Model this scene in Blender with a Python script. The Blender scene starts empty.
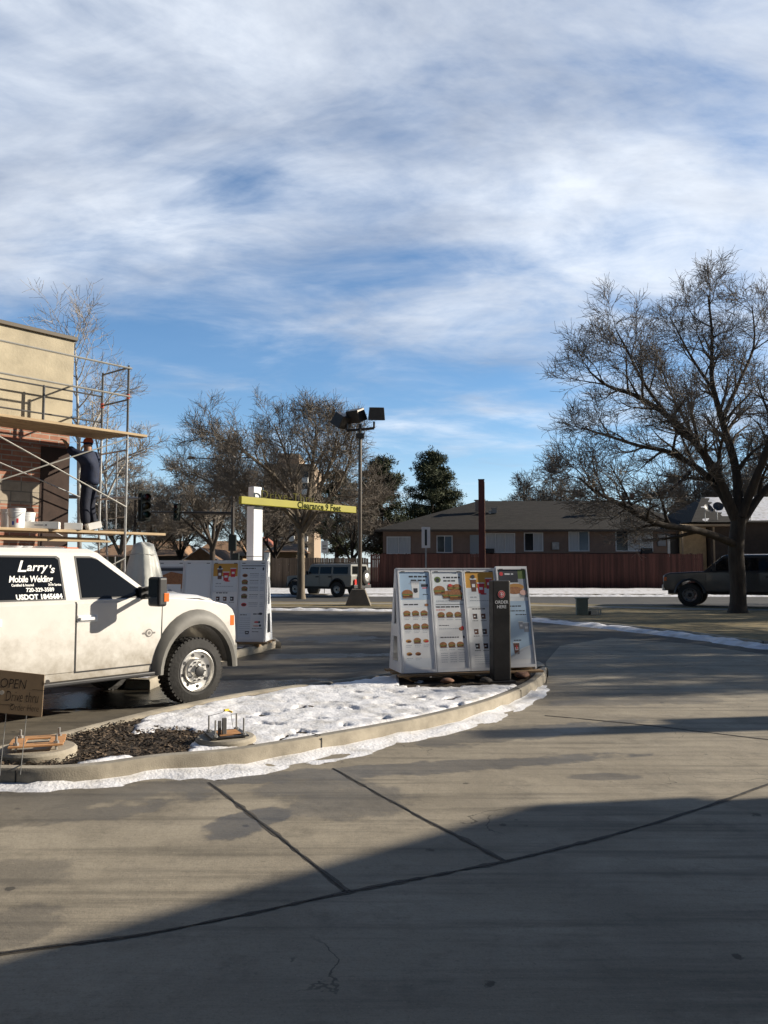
import bpy, bmesh, math, random
from mathutils import Vector, Matrix, noise
R = math.radians
PI = math.pi
scn = bpy.context.scene
COL = scn.collection
rnd = random.Random(7)

# ------------------------------------------------------------------ camera
CAMH = 1.72
F = 800.0
P = math.atan(55 / 800.0)
def ray(px, py):
    x = (px - 384) / F; yv = (512 - py) / F
    return Vector((x, math.cos(P) - yv * math.sin(P), math.sin(P) + yv * math.cos(P)))
def at(px, py, D):
    d = ray(px, py); return Vector((0, 0, CAMH)) + d * (D / d.y)
def gr(px, py, z=0.0):
    d = ray(px, py); t = (z - CAMH) / d.z; return Vector((0, 0, CAMH)) + d * t
cam = bpy.data.cameras.new('camera'); co = bpy.data.objects.new('camera', cam); COL.objects.link(co)
cam.sensor_fit = 'VERTICAL'; cam.sensor_height = 36; cam.sensor_width = 27
cam.lens = F / 1024 * 36; cam.clip_end = 6000; cam.clip_start = 0.05
co.location = (0, 0, CAMH); co.rotation_euler = (R(90) + P, 0, 0)
scn.camera = co

# ------------------------------------------------------------------ light
SUN_AZ = R(9); SUN_EL = R(22)          # azimuth measured from +X towards +Y
sdir = Vector((math.cos(SUN_AZ) * math.cos(SUN_EL), math.sin(SUN_AZ) * math.cos(SUN_EL), math.sin(SUN_EL)))
sl = bpy.data.lights.new('sun', 'SUN'); so = bpy.data.objects.new('sun', sl); COL.objects.link(so)
sl.energy = 5.0; sl.angle = R(0.6); sl.color = (1.0, 0.90, 0.75)
so.rotation_euler = sdir.to_track_quat('Z', 'Y').to_euler(); so.location = (20, 0, 30)

def build_world():
    w = bpy.data.worlds.new("World"); scn.world = w; w.use_nodes = True
    nt = w.node_tree; N = nt.nodes; L = nt.links; N.clear()
    out = N.new('ShaderNodeOutputWorld'); bg = N.new('ShaderNodeBackground'); bg.inputs['Strength'].default_value = 0.08
    sky = N.new('ShaderNodeTexSky'); sky.sky_type = 'NISHITA'; sky.sun_disc = False
    sky.sun_elevation = SUN_EL; sky.sun_rotation = R(90) - SUN_AZ
    sky.altitude = 1600; sky.air_density = 1.0; sky.dust_density = 0.6; sky.ozone_density = 1.6
    tc = N.new('ShaderNodeTexCoord'); sep = N.new('ShaderNodeSeparateXYZ'); L.new(tc.outputs['Generated'], sep.inputs[0])
    def M(op, a, b=None, clamp=False):
        n = N.new('ShaderNodeMath'); n.operation = op; n.use_clamp = clamp
        for i, v in enumerate((a, b)):
            if v is None: continue
            if isinstance(v, (int, float)): n.inputs[i].default_value = v
            else: L.new(v, n.inputs[i])
        return n.outputs[0]
    zz = M('MAXIMUM', sep.outputs[2], 0.0)
    den = M('ADD', zz, 0.16)
    u = M('DIVIDE', sep.outputs[0], den); v = M('DIVIDE', sep.outputs[1], den)
    cmb = N.new('ShaderNodeCombineXYZ'); L.new(u, cmb.inputs[0]); L.new(v, cmb.inputs[1])
    def mapping(rot, sc, loc):
        m = N.new('ShaderNodeMapping'); L.new(cmb.outputs[0], m.inputs[0])
        m.inputs['Rotation'].default_value = (0, 0, R(rot)); m.inputs['Scale'].default_value = sc; m.inputs['Location'].default_value = loc
        return m.outputs[0]
    def nz(vec, scale, det, rough, dist):
        n = N.new('ShaderNodeTexNoise'); L.new(vec, n.inputs['Vector']); n.inputs['Scale'].default_value = scale
        n.inputs['Detail'].default_value = det; n.inputs['Roughness'].default_value = rough; n.inputs['Distortion'].default_value = dist
        return n.outputs['Fac']
    big = nz(mapping(14, (0.75, 1.0, 1), (3.1, 1.7, 0)), 1.0, 3, 0.5, 0.3)
    med = nz(mapping(22, (0.9, 1.35, 1), (0.3, 5.2, 0)), 1.7, 8, 0.58, 0.7)
    fine = nz(mapping(-38, (1.1, 2.0, 1), (8.2, 2.0, 0)), 3.6, 6, 0.62, 0.6)
    # cover grows with height over the horizon: a clear band low down, a veil above
    mr = N.new('ShaderNodeMapRange'); L.new(sep.outputs[2], mr.inputs[0])
    mr.inputs[1].default_value = 0.14; mr.inputs[2].default_value = 0.34; mr.inputs[3].default_value = -0.06; mr.inputs[4].default_value = 0.15
    mr.interpolation_type = 'SMOOTHSTEP'
    s = M('ADD', M('MULTIPLY', big, 0.60), M('MULTIPLY', med, 0.45)); s = M('ADD', s, M('MULTIPLY', fine, 0.18))
    s = M('ADD', s, mr.outputs[0])
    # low wisps
    low = nz(mapping(5, (0.5, 1.0, 1), (1.3, 0.4, 0)), 1.5, 5, 0.55, 0.3)
    cr = N.new('ShaderNodeMapRange'); L.new(s, cr.inputs[0]); cr.interpolation_type = 'SMOOTHSTEP'
    cr.inputs[1].default_value = 0.55; cr.inputs[2].default_value = 0.83; cr.inputs[3].default_value = 0.04; cr.inputs[4].default_value = 0.93
    # shade of the cloud: grey-violet where thick, white where thin
    th = nz(mapping(18, (0.7, 1.1, 1), (4.4, 7.7, 0)), 1.7, 7, 0.6, 0.4)
    ramp = N.new('ShaderNodeValToRGB'); L.new(th, ramp.inputs[0])
    e = ramp.color_ramp.elements; e[0].position = 0.34; e[0].color = (3.6, 4.15, 5.2, 1); e[1].position = 0.62; e[1].color = (8.1, 8.6, 9.3, 1)
    # clouds kept in front of the camera; unseen sky overhead and behind cleared to cut fill
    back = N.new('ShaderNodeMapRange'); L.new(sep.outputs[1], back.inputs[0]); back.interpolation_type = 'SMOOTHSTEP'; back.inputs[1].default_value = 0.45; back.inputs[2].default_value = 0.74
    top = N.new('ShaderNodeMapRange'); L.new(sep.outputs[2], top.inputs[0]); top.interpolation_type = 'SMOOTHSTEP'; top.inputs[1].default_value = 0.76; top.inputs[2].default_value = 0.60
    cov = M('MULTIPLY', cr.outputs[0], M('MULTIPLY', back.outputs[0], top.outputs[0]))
    mx = N.new('ShaderNodeMix'); mx.data_type = 'RGBA'
    L.new(cov, mx.inputs[0]); L.new(ramp.outputs[0], mx.inputs[7])
    # deepen the clear sky a little
    hs = N.new('ShaderNodeHueSaturation'); L.new(sky.outputs[0], hs.inputs['Color']); hs.inputs['Saturation'].default_value = 1.22; hs.inputs['Value'].default_value = 1.40
    dim = N.new('ShaderNodeMapRange'); L.new(sep.outputs[1], dim.inputs[0]); dim.inputs[1].default_value = -.1; dim.inputs[2].default_value = .6; dim.inputs[3].default_value = .28; dim.inputs[4].default_value = 1.0  # darkens the unseen sky behind the camera to deepen the foreground shade
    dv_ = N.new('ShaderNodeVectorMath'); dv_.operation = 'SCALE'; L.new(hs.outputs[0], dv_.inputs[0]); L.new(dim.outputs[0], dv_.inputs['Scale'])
    hzm = N.new('ShaderNodeMapRange'); L.new(sep.outputs[2], hzm.inputs[0]); hzm.interpolation_type = 'SMOOTHSTEP'; hzm.inputs[1].default_value = .17; hzm.inputs[2].default_value = 0.0; hzm.inputs[4].default_value = .62
    hx_ = N.new('ShaderNodeMix'); hx_.data_type = 'RGBA'; L.new(hzm.outputs[0], hx_.inputs[0]); L.new(dv_.outputs[0], hx_.inputs[6]); hx_.inputs[7].default_value = (5.0, 6.4, 8.2, 1)
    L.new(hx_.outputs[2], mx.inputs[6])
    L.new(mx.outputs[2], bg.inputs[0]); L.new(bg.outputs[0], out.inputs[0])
build_world()
vs = scn.view_settings; vs.view_transform = 'Standard'; vs.look = 'None'; vs.gamma = 1; vs.exposure = 0.6; vs.use_curve_mapping = False
scn.cycles.max_bounces = 6; scn.cycles.transparent_max_bounces = 8; scn.cycles.caustics_reflective = False; scn.cycles.caustics_refractive = False

# ------------------------------------------------------------------ materials
MATS = {}
def mat(name, color, rough=0.7, metal=0.0, var=0.0, scale=5.0, bump=0.0, bscale=None, color2=None, thr=None, coat=0.0,
        island=0.0, stretch=None, emit=None, spec=0.5, dirt=None, detail=6):
    """principled material: colour with noise variation, optional second colour through a noise threshold"""
    if name in MATS: return MATS[name]
    m = bpy.data.materials.new(name); MATS[name] = m; m.use_nodes = True
    nt = m.node_tree; N = nt.nodes; L = nt.links; b = N['Principled BSDF']
    b.inputs['Roughness'].default_value = rough; b.inputs['Metallic'].default_value = metal
    b.inputs['Specular IOR Level'].default_value = spec
    if coat: b.inputs['Coat Weight'].default_value = coat; b.inputs['Coat Roughness'].default_value = 0.05
    b.inputs['Base Color'].default_value = (*color, 1)
    tc = N.new('ShaderNodeTexCoord'); vec = tc.outputs['Object']
    if stretch:
        mp = N.new('ShaderNodeMapping'); L.new(vec, mp.inputs[0]); mp.inputs['Scale'].default_value = stretch; vec = mp.outputs[0]
    cur = None
    if var or color2:
        n = N.new('ShaderNodeTexNoise'); L.new(vec, n.inputs['Vector']); n.inputs['Scale'].default_value = scale
        n.inputs['Detail'].default_value = detail; n.inputs['Roughness'].default_value = 0.62
        r = N.new('ShaderNodeValToRGB'); L.new(n.outputs['Fac'], r.inputs[0]); e = r.color_ramp.elements
        if color2:
            lo, hi = thr or (0.45, 0.55)
            e[0].position = lo; e[1].position = hi; e[0].color = (*color, 1); e[1].color = (*color2, 1)
        else:
            e[0].position = 0.3; e[1].position = 0.7
            e[0].color = (*[c * (1 - var) for c in color], 1); e[1].color = (*[min(1, c * (1 + var)) for c in color], 1)
        cur = r.outputs[0]
        if color2 and var:
            n2 = N.new('ShaderNodeTexNoise'); L.new(vec, n2.inputs['Vector']); n2.inputs['Scale'].default_value = scale * 3.3; n2.inputs['Detail'].default_value = 5
            mr = N.new('ShaderNodeMapRange'); L.new(n2.outputs['Fac'], mr.inputs[0]); mr.inputs[1].default_value = .3; mr.inputs[2].default_value = .7
            mr.inputs[3].default_value = 1 - var; mr.inputs[4].default_value = 1 + var
            mm = N.new('ShaderNodeVectorMath'); mm.operation = 'SCALE'; L.new(cur, mm.inputs[0]); L.new(mr.outputs[0], mm.inputs['Scale']); cur = mm.outputs[0]
    if island:
        g = N.new('ShaderNodeNewGeometry')
        mr = N.new('ShaderNodeMapRange'); L.new(g.outputs['Random Per Island'], mr.inputs[0]); mr.inputs[3].default_value = 1 - island; mr.inputs[4].default_value = 1 + island
        mm = N.new('ShaderNodeVectorMath'); mm.operation = 'SCALE'
        if cur: L.new(cur, mm.inputs[0])
        else: mm.inputs[0].default_value = color
        L.new(mr.outputs[0], mm.inputs['Scale']); cur = mm.outputs[0]
    if dirt:      # (colour, z low, z high, strength) road dirt thrown up from below
        dc, z0, z1, st = dirt
        sp = N.new('ShaderNodeSeparateXYZ'); L.new(tc.outputs['Object'], sp.inputs[0])
        n3 = N.new('ShaderNodeTexNoise'); L.new(tc.outputs['Object'], n3.inputs['Vector']); n3.inputs['Scale'].default_value = 5.5; n3.inputs['Detail'].default_value = 12; n3.inputs['Roughness'].default_value = .7
        ad = N.new('ShaderNodeMath'); ad.operation = 'MULTIPLY_ADD'; L.new(n3.outputs['Fac'], ad.inputs[0]); ad.inputs[1].default_value = 1.05; L.new(sp.outputs[2], ad.inputs[2])
        mr = N.new('ShaderNodeMapRange'); L.new(ad.outputs[0], mr.inputs[0]); mr.inputs[1].default_value = z1 + .52; mr.inputs[2].default_value = z0 + .52; mr.inputs[3].default_value = 0; mr.inputs[4].default_value = st
        mx = N.new('ShaderNodeMix'); mx.data_type = 'RGBA'; L.new(mr.outputs[0], mx.inputs[0])
        if cur: L.new(cur, mx.inputs[6])
        else: mx.inputs[6].default_value = (*color, 1)
        mx.inputs[7].default_value = (*dc, 1); cur = mx.outputs[2]
        rr = N.new('ShaderNodeMapRange'); L.new(mr.outputs[0], rr.inputs[0]); rr.inputs[3].default_value = rough; rr.inputs[4].default_value = .8; L.new(rr.outputs[0], b.inputs['Roughness'])
    if cur: L.new(cur, b.inputs['Base Color'])
    if bump:
        n = N.new('ShaderNodeTexNoise'); L.new(vec, n.inputs['Vector']); n.inputs['Scale'].default_value = bscale or scale * 4; n.inputs['Detail'].default_value = 6
        bp = N.new('ShaderNodeBump'); L.new(n.outputs['Fac'], bp.inputs['Height']); bp.inputs['Strength'].default_value = bump; bp.inputs['Distance'].default_value = 0.02
        L.new(bp.outputs[0], b.inputs['Normal'])
    if emit:
        b.inputs['Emission Color'].default_value = (*emit[0], 1); b.inputs['Emission Strength'].default_value = emit[1]
    return m

def pavement_mat(name, c_dark, c_mid, c_light, stains=(), brush=True, grain=1.0, wetness=0.3):
    """worn pavement: large blotches, speckle, long tyre-polished streaks, damp stains of their own shape"""
    m = bpy.data.materials.new(name); m.use_nodes = True
    nt = m.node_tree; N = nt.nodes; L = nt.links; b = N['Principled BSDF']
    tc = N.new('ShaderNodeTexCoord'); vec = tc.outputs['Object']
    def nz(scale, det=6, rough=.6, st=None, rot=0, dist=0):
        v = vec
        if st or rot:
            mp = N.new('ShaderNodeMapping'); L.new(vec, mp.inputs[0]); mp.inputs['Scale'].default_value = st or (1, 1, 1); mp.inputs['Rotation'].default_value = (0, 0, rot); v = mp.outputs[0]
        n = N.new('ShaderNodeTexNoise'); L.new(v, n.inputs['Vector']); n.inputs['Scale'].default_value = scale; n.inputs['Detail'].default_value = det; n.inputs['Roughness'].default_value = rough; n.inputs['Distortion'].default_value = dist
        return n.outputs['Fac']
    def rng(src, a, bb, c=0.0, d=1.0, sm=True):
        r = N.new('ShaderNodeMapRange'); L.new(src, r.inputs[0]); r.inputs[1].default_value = a; r.inputs[2].default_value = bb; r.inputs[3].default_value = c; r.inputs[4].default_value = d
        if sm: r.interpolation_type = 'SMOOTHSTEP'
        return r.outputs[0]
    def mix(fac, a, bb):
        x = N.new('ShaderNodeMix'); x.data_type = 'RGBA'
        if isinstance(fac, float): x.inputs[0].default_value = fac
        else: L.new(fac, x.inputs[0])
        for i, v in ((6, a), (7, bb)):
            if isinstance(v, tuple): x.inputs[i].default_value = (*v, 1)
            else: L.new(v, x.inputs[i])
        return x.outputs[2]
    def math_(op, a, bb):
        n = N.new('ShaderNodeMath'); n.operation = op
        for i, v in enumerate((a, bb)):
            if isinstance(v, (int, float)): n.inputs[i].default_value = v
            else: L.new(v, n.inputs[i])
        return n.outputs[0]
    col = mix(rng(nz(0.7, 7, .65, dist=.4), .35, .68), c_mid, c_light)
    col = mix(rng(nz(2.3, 8, .7), .5, .72, 0, .55), col, c_dark)
    if brush:
        col = mix(rng(nz(1.0, 7, .65, (0.30, 5.5, 1), R(-22)), .46, .70, 0, .7), col, c_dark)
    col = mix(rng(nz(90, 3, .6), .45, .75, 0, .30 * grain), col, c_dark)
    # small dark drops of oil
    vo = N.new('ShaderNodeTexVoronoi'); L.new(vec, vo.inputs['Vector']); vo.inputs['Scale'].default_value = 1.7
    dd = math_('ADD', vo.outputs['Distance'], math_('MULTIPLY', math_('SUBTRACT', nz(14, 3), .5), .16))
    sp = rng(dd, .055, .03, 0, .75); col = mix(sp, col, tuple(c * .35 for c in c_dark))
    v2 = N.new('ShaderNodeTexVoronoi'); L.new(vec, v2.inputs['Vector']); v2.inputs['Scale'].default_value = 3.1; sc2 = N.new('ShaderNodeSeparateColor'); L.new(v2.outputs['Color'], sc2.inputs[0])
    d2 = math_('ADD', v2.outputs['Distance'], math_('MULTIPLY', math_('SUBTRACT', nz(17, 4, .7), .5), .34)); d2 = math_('ADD', d2, math_('MULTIPLY', math_('SUBTRACT', 1.0, sc2.outputs[0]), .28)); col = mix(rng(d2, .15, .09, 0, .7), col, tuple(c * .4 for c in c_dark))
    col = mix(rng(nz(38, 5, .75), .56, .70, 0, .45), col, c_dark); col = mix(rng(nz(55, 4, .7), .60, .72, 0, .35), col, tuple(min(1, c * 1.35) for c in c_light))
    if brush: col = mix(rng(nz(1.0, 4, .7, (6, 150, 1), R(24)), .45, .75, 0, .30), col, c_dark)
    vc = N.new('ShaderNodeTexVoronoi'); vc.feature = 'DISTANCE_TO_EDGE'; vc.inputs['Scale'].default_value = .55
    vm = N.new('ShaderNodeVectorMath'); vm.operation = 'ADD'; nv_ = N.new('ShaderNodeTexNoise'); nv_.inputs['Scale'].default_value = 1.6; nv_.inputs['Detail'].default_value = 6; L.new(vec, nv_.inputs['Vector'])
    L.new(vec, vm.inputs[0]); L.new(nv_.outputs['Color'], vm.inputs[1]); L.new(vm.outputs[0], vc.inputs['Vector'])
    crk = math_('MULTIPLY', rng(vc.outputs['Distance'], .0045, .0015), rng(nz(.5, 2), .50, .60)); col = mix(math_('MULTIPLY', crk, .7), col, tuple(c * .4 for c in c_dark))
    tr = rng(nz(1.0, 5, .6, (0.16, 3.2, 1), R(-30)), .54, .72, 0, .5); col = mix(tr, col, c_dark)
    wet = None
    sep = N.new('ShaderNodeSeparateXYZ'); L.new(vec, sep.inputs[0])
    wob = math_('SUBTRACT', nz(2.6, 6, .65), .5); wob2 = math_('SUBTRACT', nz(1.4, 5, .6, (1, 1, 3)), .5)
    for (sx, sy, ax, ay, rot, k) in stains:
        dx = math_('SUBTRACT', sep.outputs[0], sx); dy = math_('SUBTRACT', sep.outputs[1], sy)
        c, s = math.cos(rot), math.sin(rot)
        u = math_('DIVIDE', math_('ADD', math_('MULTIPLY', dx, c), math_('MULTIPLY', dy, s)), ax)
        v = math_('DIVIDE', math_('SUBTRACT', math_('MULTIPLY', dy, c), math_('MULTIPLY', dx, s)), ay)
        r2 = math_('ADD', math_('MULTIPLY', u, u), math_('MULTIPLY', v, v))
        r2 = math_('ADD', r2, math_('MULTIPLY', wob, 3.6)); r2 = math_('ADD', r2, math_('MULTIPLY', wob2, 1.2))
        f = rng(r2, 1.20, .60, 0, k)
        wet = f if wet is None else math_('MAXIMUM', wet, f)
    rough = rng(nz(1.3, 6, .6), .3, .7, .78, .92)
    if wet is not None:
        dk = N.new('ShaderNodeVectorMath'); dk.operation = 'SCALE'; L.new(col, dk.inputs[0]); dk.inputs['Scale'].default_value = .36
        col = mix(wet, col, dk.outputs[0])
        rr = N.new('ShaderNodeMix'); rr.data_type = 'FLOAT'; L.new(wet, rr.inputs[0]); L.new(rough, rr.inputs[2]); rr.inputs[3].default_value = wetness; rough = rr.outputs[0]
    L.new(col, b.inputs['Base Color']); L.new(rough, b.inputs['Roughness'])
    bp = N.new('ShaderNodeBump'); L.new(nz(130, 4, .7), bp.inputs['Height']); bp.inputs['Strength'].default_value = .35; bp.inputs['Distance'].default_value = .006
    bp2 = N.new('ShaderNodeBump'); L.new(nz(6, 6, .6), bp2.inputs['Height']); bp2.inputs['Strength'].default_value = .3; bp2.inputs['Distance'].default_value = .02; L.new(bp.outputs[0], bp2.inputs['Normal'])
    L.new(bp2.outputs[0], b.inputs['Normal'])
    return m

def brick_mat(name, c1, c2, mortar, bw=.4, bh=.2, ms=.012):
    m = bpy.data.materials.new(name); m.use_nodes = True; nt = m.node_tree; N = nt.nodes; L = nt.links; b = N['Principled BSDF']
    tc = N.new('ShaderNodeTexCoord'); sp = N.new('ShaderNodeSeparateXYZ'); L.new(tc.outputs['Object'], sp.inputs[0])
    cb = N.new('ShaderNodeCombineXYZ'); ad = N.new('ShaderNodeMath'); ad.operation = 'ADD'; L.new(sp.outputs[0], ad.inputs[0]); L.new(sp.outputs[1], ad.inputs[1])
    L.new(ad.outputs[0], cb.inputs[0]); L.new(sp.outputs[2], cb.inputs[1])
    br = N.new('ShaderNodeTexBrick'); L.new(cb.outputs[0], br.inputs['Vector']); br.inputs['Color1'].default_value = (*c1, 1); br.inputs['Color2'].default_value = (*c2, 1); br.inputs['Mortar'].default_value = (*mortar, 1)
    br.inputs['Scale'].default_value = 1; br.inputs['Brick Width'].default_value = bw; br.inputs['Row Height'].default_value = bh; br.inputs['Mortar Size'].default_value = ms
    n = N.new('ShaderNodeTexNoise'); L.new(tc.outputs['Object'], n.inputs['Vector']); n.inputs['Scale'].default_value = 9; n.inputs['Detail'].default_value = 6
    mr = N.new('ShaderNodeMapRange'); L.new(n.outputs['Fac'], mr.inputs[0]); mr.inputs[3].default_value = .65; mr.inputs[4].default_value = 1.35
    mm = N.new('ShaderNodeVectorMath'); mm.operation = 'SCALE'; L.new(br.outputs[0], mm.inputs[0]); L.new(mr.outputs[0], mm.inputs['Scale']); L.new(mm.outputs[0], b.inputs['Base Color'])
    b.inputs['Roughness'].default_value = .9
    bp = N.new('ShaderNodeBump'); L.new(br.outputs['Fac'], bp.inputs['Height']); bp.invert = True; bp.inputs['Strength'].default_value = .6; bp.inputs['Distance'].default_value = .01; L.new(bp.outputs[0], b.inputs['Normal'])
    return m

# ------------------------------------------------------------------ mesh builder
class MB:
    def __init__(s): s.v = []; s.f = []; s.m = []
    def add(s, vs, fs, mi=0, M=None):
        o = len(s.v)
        for p in vs: s.v.append(tuple(M @ Vector(p)) if M is not None else tuple(p))
        for f in fs: s.f.append(tuple(i + o for i in f)); s.m.append(mi)
        return s
    def box(s, c, d, mi=0, rz=0, M=None, rx=0, ry=0):
        x, y, z = d[0] / 2, d[1] / 2, d[2] / 2
        T = Matrix.Translation(c) @ Matrix.Rotation(rz, 4, 'Z') @ Matrix.Rotation(ry, 4, 'Y') @ Matrix.Rotation(rx, 4, 'X')
        if M is not None: T = M @ T
        vs = [(-x, -y, -z), (x, -y, -z), (x, y, -z), (-x, y, -z), (-x, -y, z), (x, -y, z), (x, y, z), (-x, y, z)]
        return s.add(vs, [(3, 2, 1, 0), (4, 5, 6, 7), (0, 1, 5, 4), (1, 2, 6, 5), (2, 3, 7, 6), (3, 0, 4, 7)], mi, T)
    def bar(s, a, b, w, h, mi=0, up=(0, 0, 1)):
        a, b = Vector(a), Vector(b); d = (b - a).normalized(); up = Vector(up)
        if abs(d.dot(up)) > .98: up = Vector((0, 1, 0))
        sd = d.cross(up).normalized(); u = sd.cross(d)
        vs = [tuple(p + sd * (i * w / 2) + u * (j * h / 2)) for p in (a, b) for i, j in ((-1, -1), (1, -1), (1, 1), (-1, 1))]
        return s.add(vs, [(3, 2, 1, 0), (4, 5, 6, 7), (0, 1, 5, 4), (1, 2, 6, 5), (2, 3, 7, 6), (3, 0, 4, 7)], mi)
    def tube(s, pts, rad, n=8, mi=0, cap=True, closed=False):
        pts = [Vector(p) for p in pts]; k = len(pts)
        rr = rad if isinstance(rad, (list, tuple)) else [rad] * k
        o = len(s.v); prev = None
        for i, p in enumerate(pts):
            d = (pts[min(i + 1, k - 1)] - pts[max(i - 1, 0)])
            if closed: d = pts[(i + 1) % k] - pts[i - 1]
            d = d.normalized() if d.length > 1e-9 else Vector((0, 0, 1))
            if prev is None:
                a = Vector((0, 0, 1)) if abs(d.z) < .9 else Vector((1, 0, 0)); sd = d.cross(a).normalized()
            else:
                sd = prev - d * prev.dot(d); sd = sd.normalized() if sd.length > 1e-6 else d.orthogonal().normalized()
            prev = sd; u = d.cross(sd)
            for j in range(n):
                t = 2 * PI * j / n; s.v.append(tuple(p + (sd * math.cos(t) + u * math.sin(t)) * rr[i]))
        for i in range(k if closed else k - 1):
            i2 = (i + 1) % k
            for j in range(n):
                s.f.append((o + i * n + j, o + i * n + (j + 1) % n, o + i2 * n + (j + 1) % n, o + i2 * n + j)); s.m.append(mi)
        if cap and not closed:
            s.f.append(tuple(o + j for j in reversed(range(n)))); s.m.append(mi)
            s.f.append(tuple(o + (k - 1) * n + j for j in range(n))); s.m.append(mi)
        return s
    def lathe(s, prof, n=24, mi=0, M=None, cap=True):
        """prof: (r, z) list around the z axis"""
        vs = []; fs = []
        for r, z in prof:
            for j in range(n): t = 2 * PI * j / n; vs.append((r * math.cos(t), r * math.sin(t), z))
        for i in range(len(prof) - 1):
            for j in range(n): fs.append((i * n + j, i * n + (j + 1) % n, (i + 1) * n + (j + 1) % n, (i + 1) * n + j))
        if cap: fs.append(tuple(reversed(range(n)))); fs.append(tuple((len(prof) - 1) * n + j for j in range(n)))
        return s.add(vs, fs, mi, M)
    def prism(s, poly, a, b, mi=0, M=None):
        """poly (x, z) extruded along y from a to b"""
        n = len(poly); vs = [(x, a, z) for x, z in poly] + [(x, b, z) for x, z in poly]
        fs = [tuple(range(n)), tuple(reversed(range(n, 2 * n)))] + [(i, i + n, (i + 1) % n + n, (i + 1) % n) for i in range(n)]
        return s.add(vs, fs, mi, M)
    def flat(s, poly, h, z0=0, mi=0, M=None):
        """poly (x, y) extruded in z from z0 to z0+h"""
        n = len(poly); vs = [(x, y, z0) for x, y in poly] + [(x, y, z0 + h) for x, y in poly]
        fs = [tuple(reversed(range(n))), tuple(range(n, 2 * n))] + [(i, (i + 1) % n, (i + 1) % n + n, i + n) for i in range(n)]
        return s.add(vs, fs, mi, M)
    def build(s, name, m, parent=None, bevel=0, smooth=False, seg=2, fix=False):
        me = bpy.data.meshes.new(name); me.from_pydata(s.v, [], s.f)
        ms = m if isinstance(m, (list, tuple)) else [m]
        for q in ms: me.materials.append(q)
        if len(ms) > 1: me.polygons.foreach_set('material_index', s.m)
        if fix:
            bm = bmesh.new(); bm.from_mesh(me); bmesh.ops.recalc_face_normals(bm, faces=bm.faces); bm.to_mesh(me); bm.free()
        if smooth: me.polygons.foreach_set('use_smooth', [True] * len(me.polygons))
        me.update()
        o = bpy.data.objects.new(name, me); COL.objects.link(o)
        if parent: o.parent = parent
        if bevel:
            b = o.modifiers.new('bevel', 'BEVEL'); b.width = bevel; b.segments = seg; b.limit_method = 'ANGLE'; b.angle_limit = R(40)
            if smooth is False and seg > 1: pass
        return o

def tag(o, label=None, cat=None, group=None, kind=None):
    if label: o['label'] = label
    if cat: o['category'] = cat
    if group: o['group'] = group
    if kind: o['kind'] = kind
    return o
def thing(name, label, cat, loc=(0, 0, 0), rz=0, group=None):
    o = bpy.data.objects.new(name, None); COL.objects.link(o); o.location = loc; o.rotation_euler = (0, 0, rz); o.empty_display_size = .2
    return tag(o, label, cat, group)
def struct(o): return tag(o, kind='structure')
def smooth_angle(o, ang=40):
    me = o.data; me.polygons.foreach_set('use_smooth', [True] * len(me.polygons))
    me.set_sharp_from_angle(angle=R(ang)); return o
def copy_tree(o, parent=None):
    c = o.copy(); COL.objects.link(c)
    if parent: c.parent = parent
    for ch in [k for k in o.children]: copy_tree(ch, c)
    return c
def text_into(mb, body, size, M, mi=0, shear=0.0, bold=0.0, align='LEFT', spacing=1.0, thick=0.0, sx=1.0):
    cu = bpy.data.curves.new('lettering', 'FONT'); cu.body = body; cu.size = size; cu.shear = shear; cu.offset = bold; cu.align_x = align
    cu.space_character = spacing; cu.extrude = thick; cu.resolution_u = 3
    o = bpy.data.objects.new('lettering', cu); me = bpy.data.meshes.new_from_object(o)
    S = M @ Matrix.Diagonal((sx, 1, 1, 1))
    mb.add([v.co[:] for v in me.vertices], [tuple(p.vertices) for p in me.polygons], mi, S)
    bpy.data.objects.remove(o); bpy.data.curves.remove(cu); bpy.data.meshes.remove(me)
def frame(origin, xdir, zdir):
    """matrix whose local x = xdir, local y = up (zdir), local z = outward normal"""
    x = Vector(xdir).normalized(); y = Vector(zdir).normalized(); n = x.cross(y).normalized()
    M = Matrix((x, y, n)).transposed().to_4x4(); M.translation = Vector(origin); return M

# ------------------------------------------------------------------ palette
white = mat('white_sheet_metal', (.78, .78, .76), .45, var=.05, scale=3)
plastic_w = mat('white_plastic', (.80, .81, .82), .4, var=.04, scale=4)
dark = mat('black_plastic', (.018, .018, .02), .5, var=.3, scale=8)
rubber = mat('tyre_rubber', (.028, .027, .026), .85, var=.4, scale=6, bump=.4, color2=None)
glass_d = mat('tinted_glass', (.008, .009, .010), .05, spec=.5)
glass_h = mat('house_glass', (.03, .04, .05), .06, spec=.9)
chrome = mat('polished_metal', (.52, .51, .49), .38, .85, var=.08, scale=7)
steel = mat('galvanised_steel', (.42, .42, .41), .45, .8, var=.25, scale=6)
orange = mat('orange_lens', (.75, .16, .03), .25)
red = mat('red_lens', (.55, .03, .02), .25)
concrete = mat('curb_concrete', (.32, .285, .225), .9, var=.30, scale=4, bump=.22, bscale=90)
bark_d = mat('grey_brown_bark', (.062, .050, .040), .95, var=.35, scale=9, bump=.6, stretch=(1, 1, .25))
bark_l = mat('pale_twig_bark', (.20, .172, .142), .95, var=.3, scale=6)
bark_w = mat('whitish_bark', (.42, .40, .36), .9, var=.3, scale=5, stretch=(1, 1, .4))

# ------------------------------------------------------------------ ground and roads
def poly_sheet(name, pts, z, m, sub=0):
    mb = MB(); mb.add([(p[0], p[1], z) for p in pts], [tuple(range(len(pts)))])
    o = mb.build(name, m); return struct(o)

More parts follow.
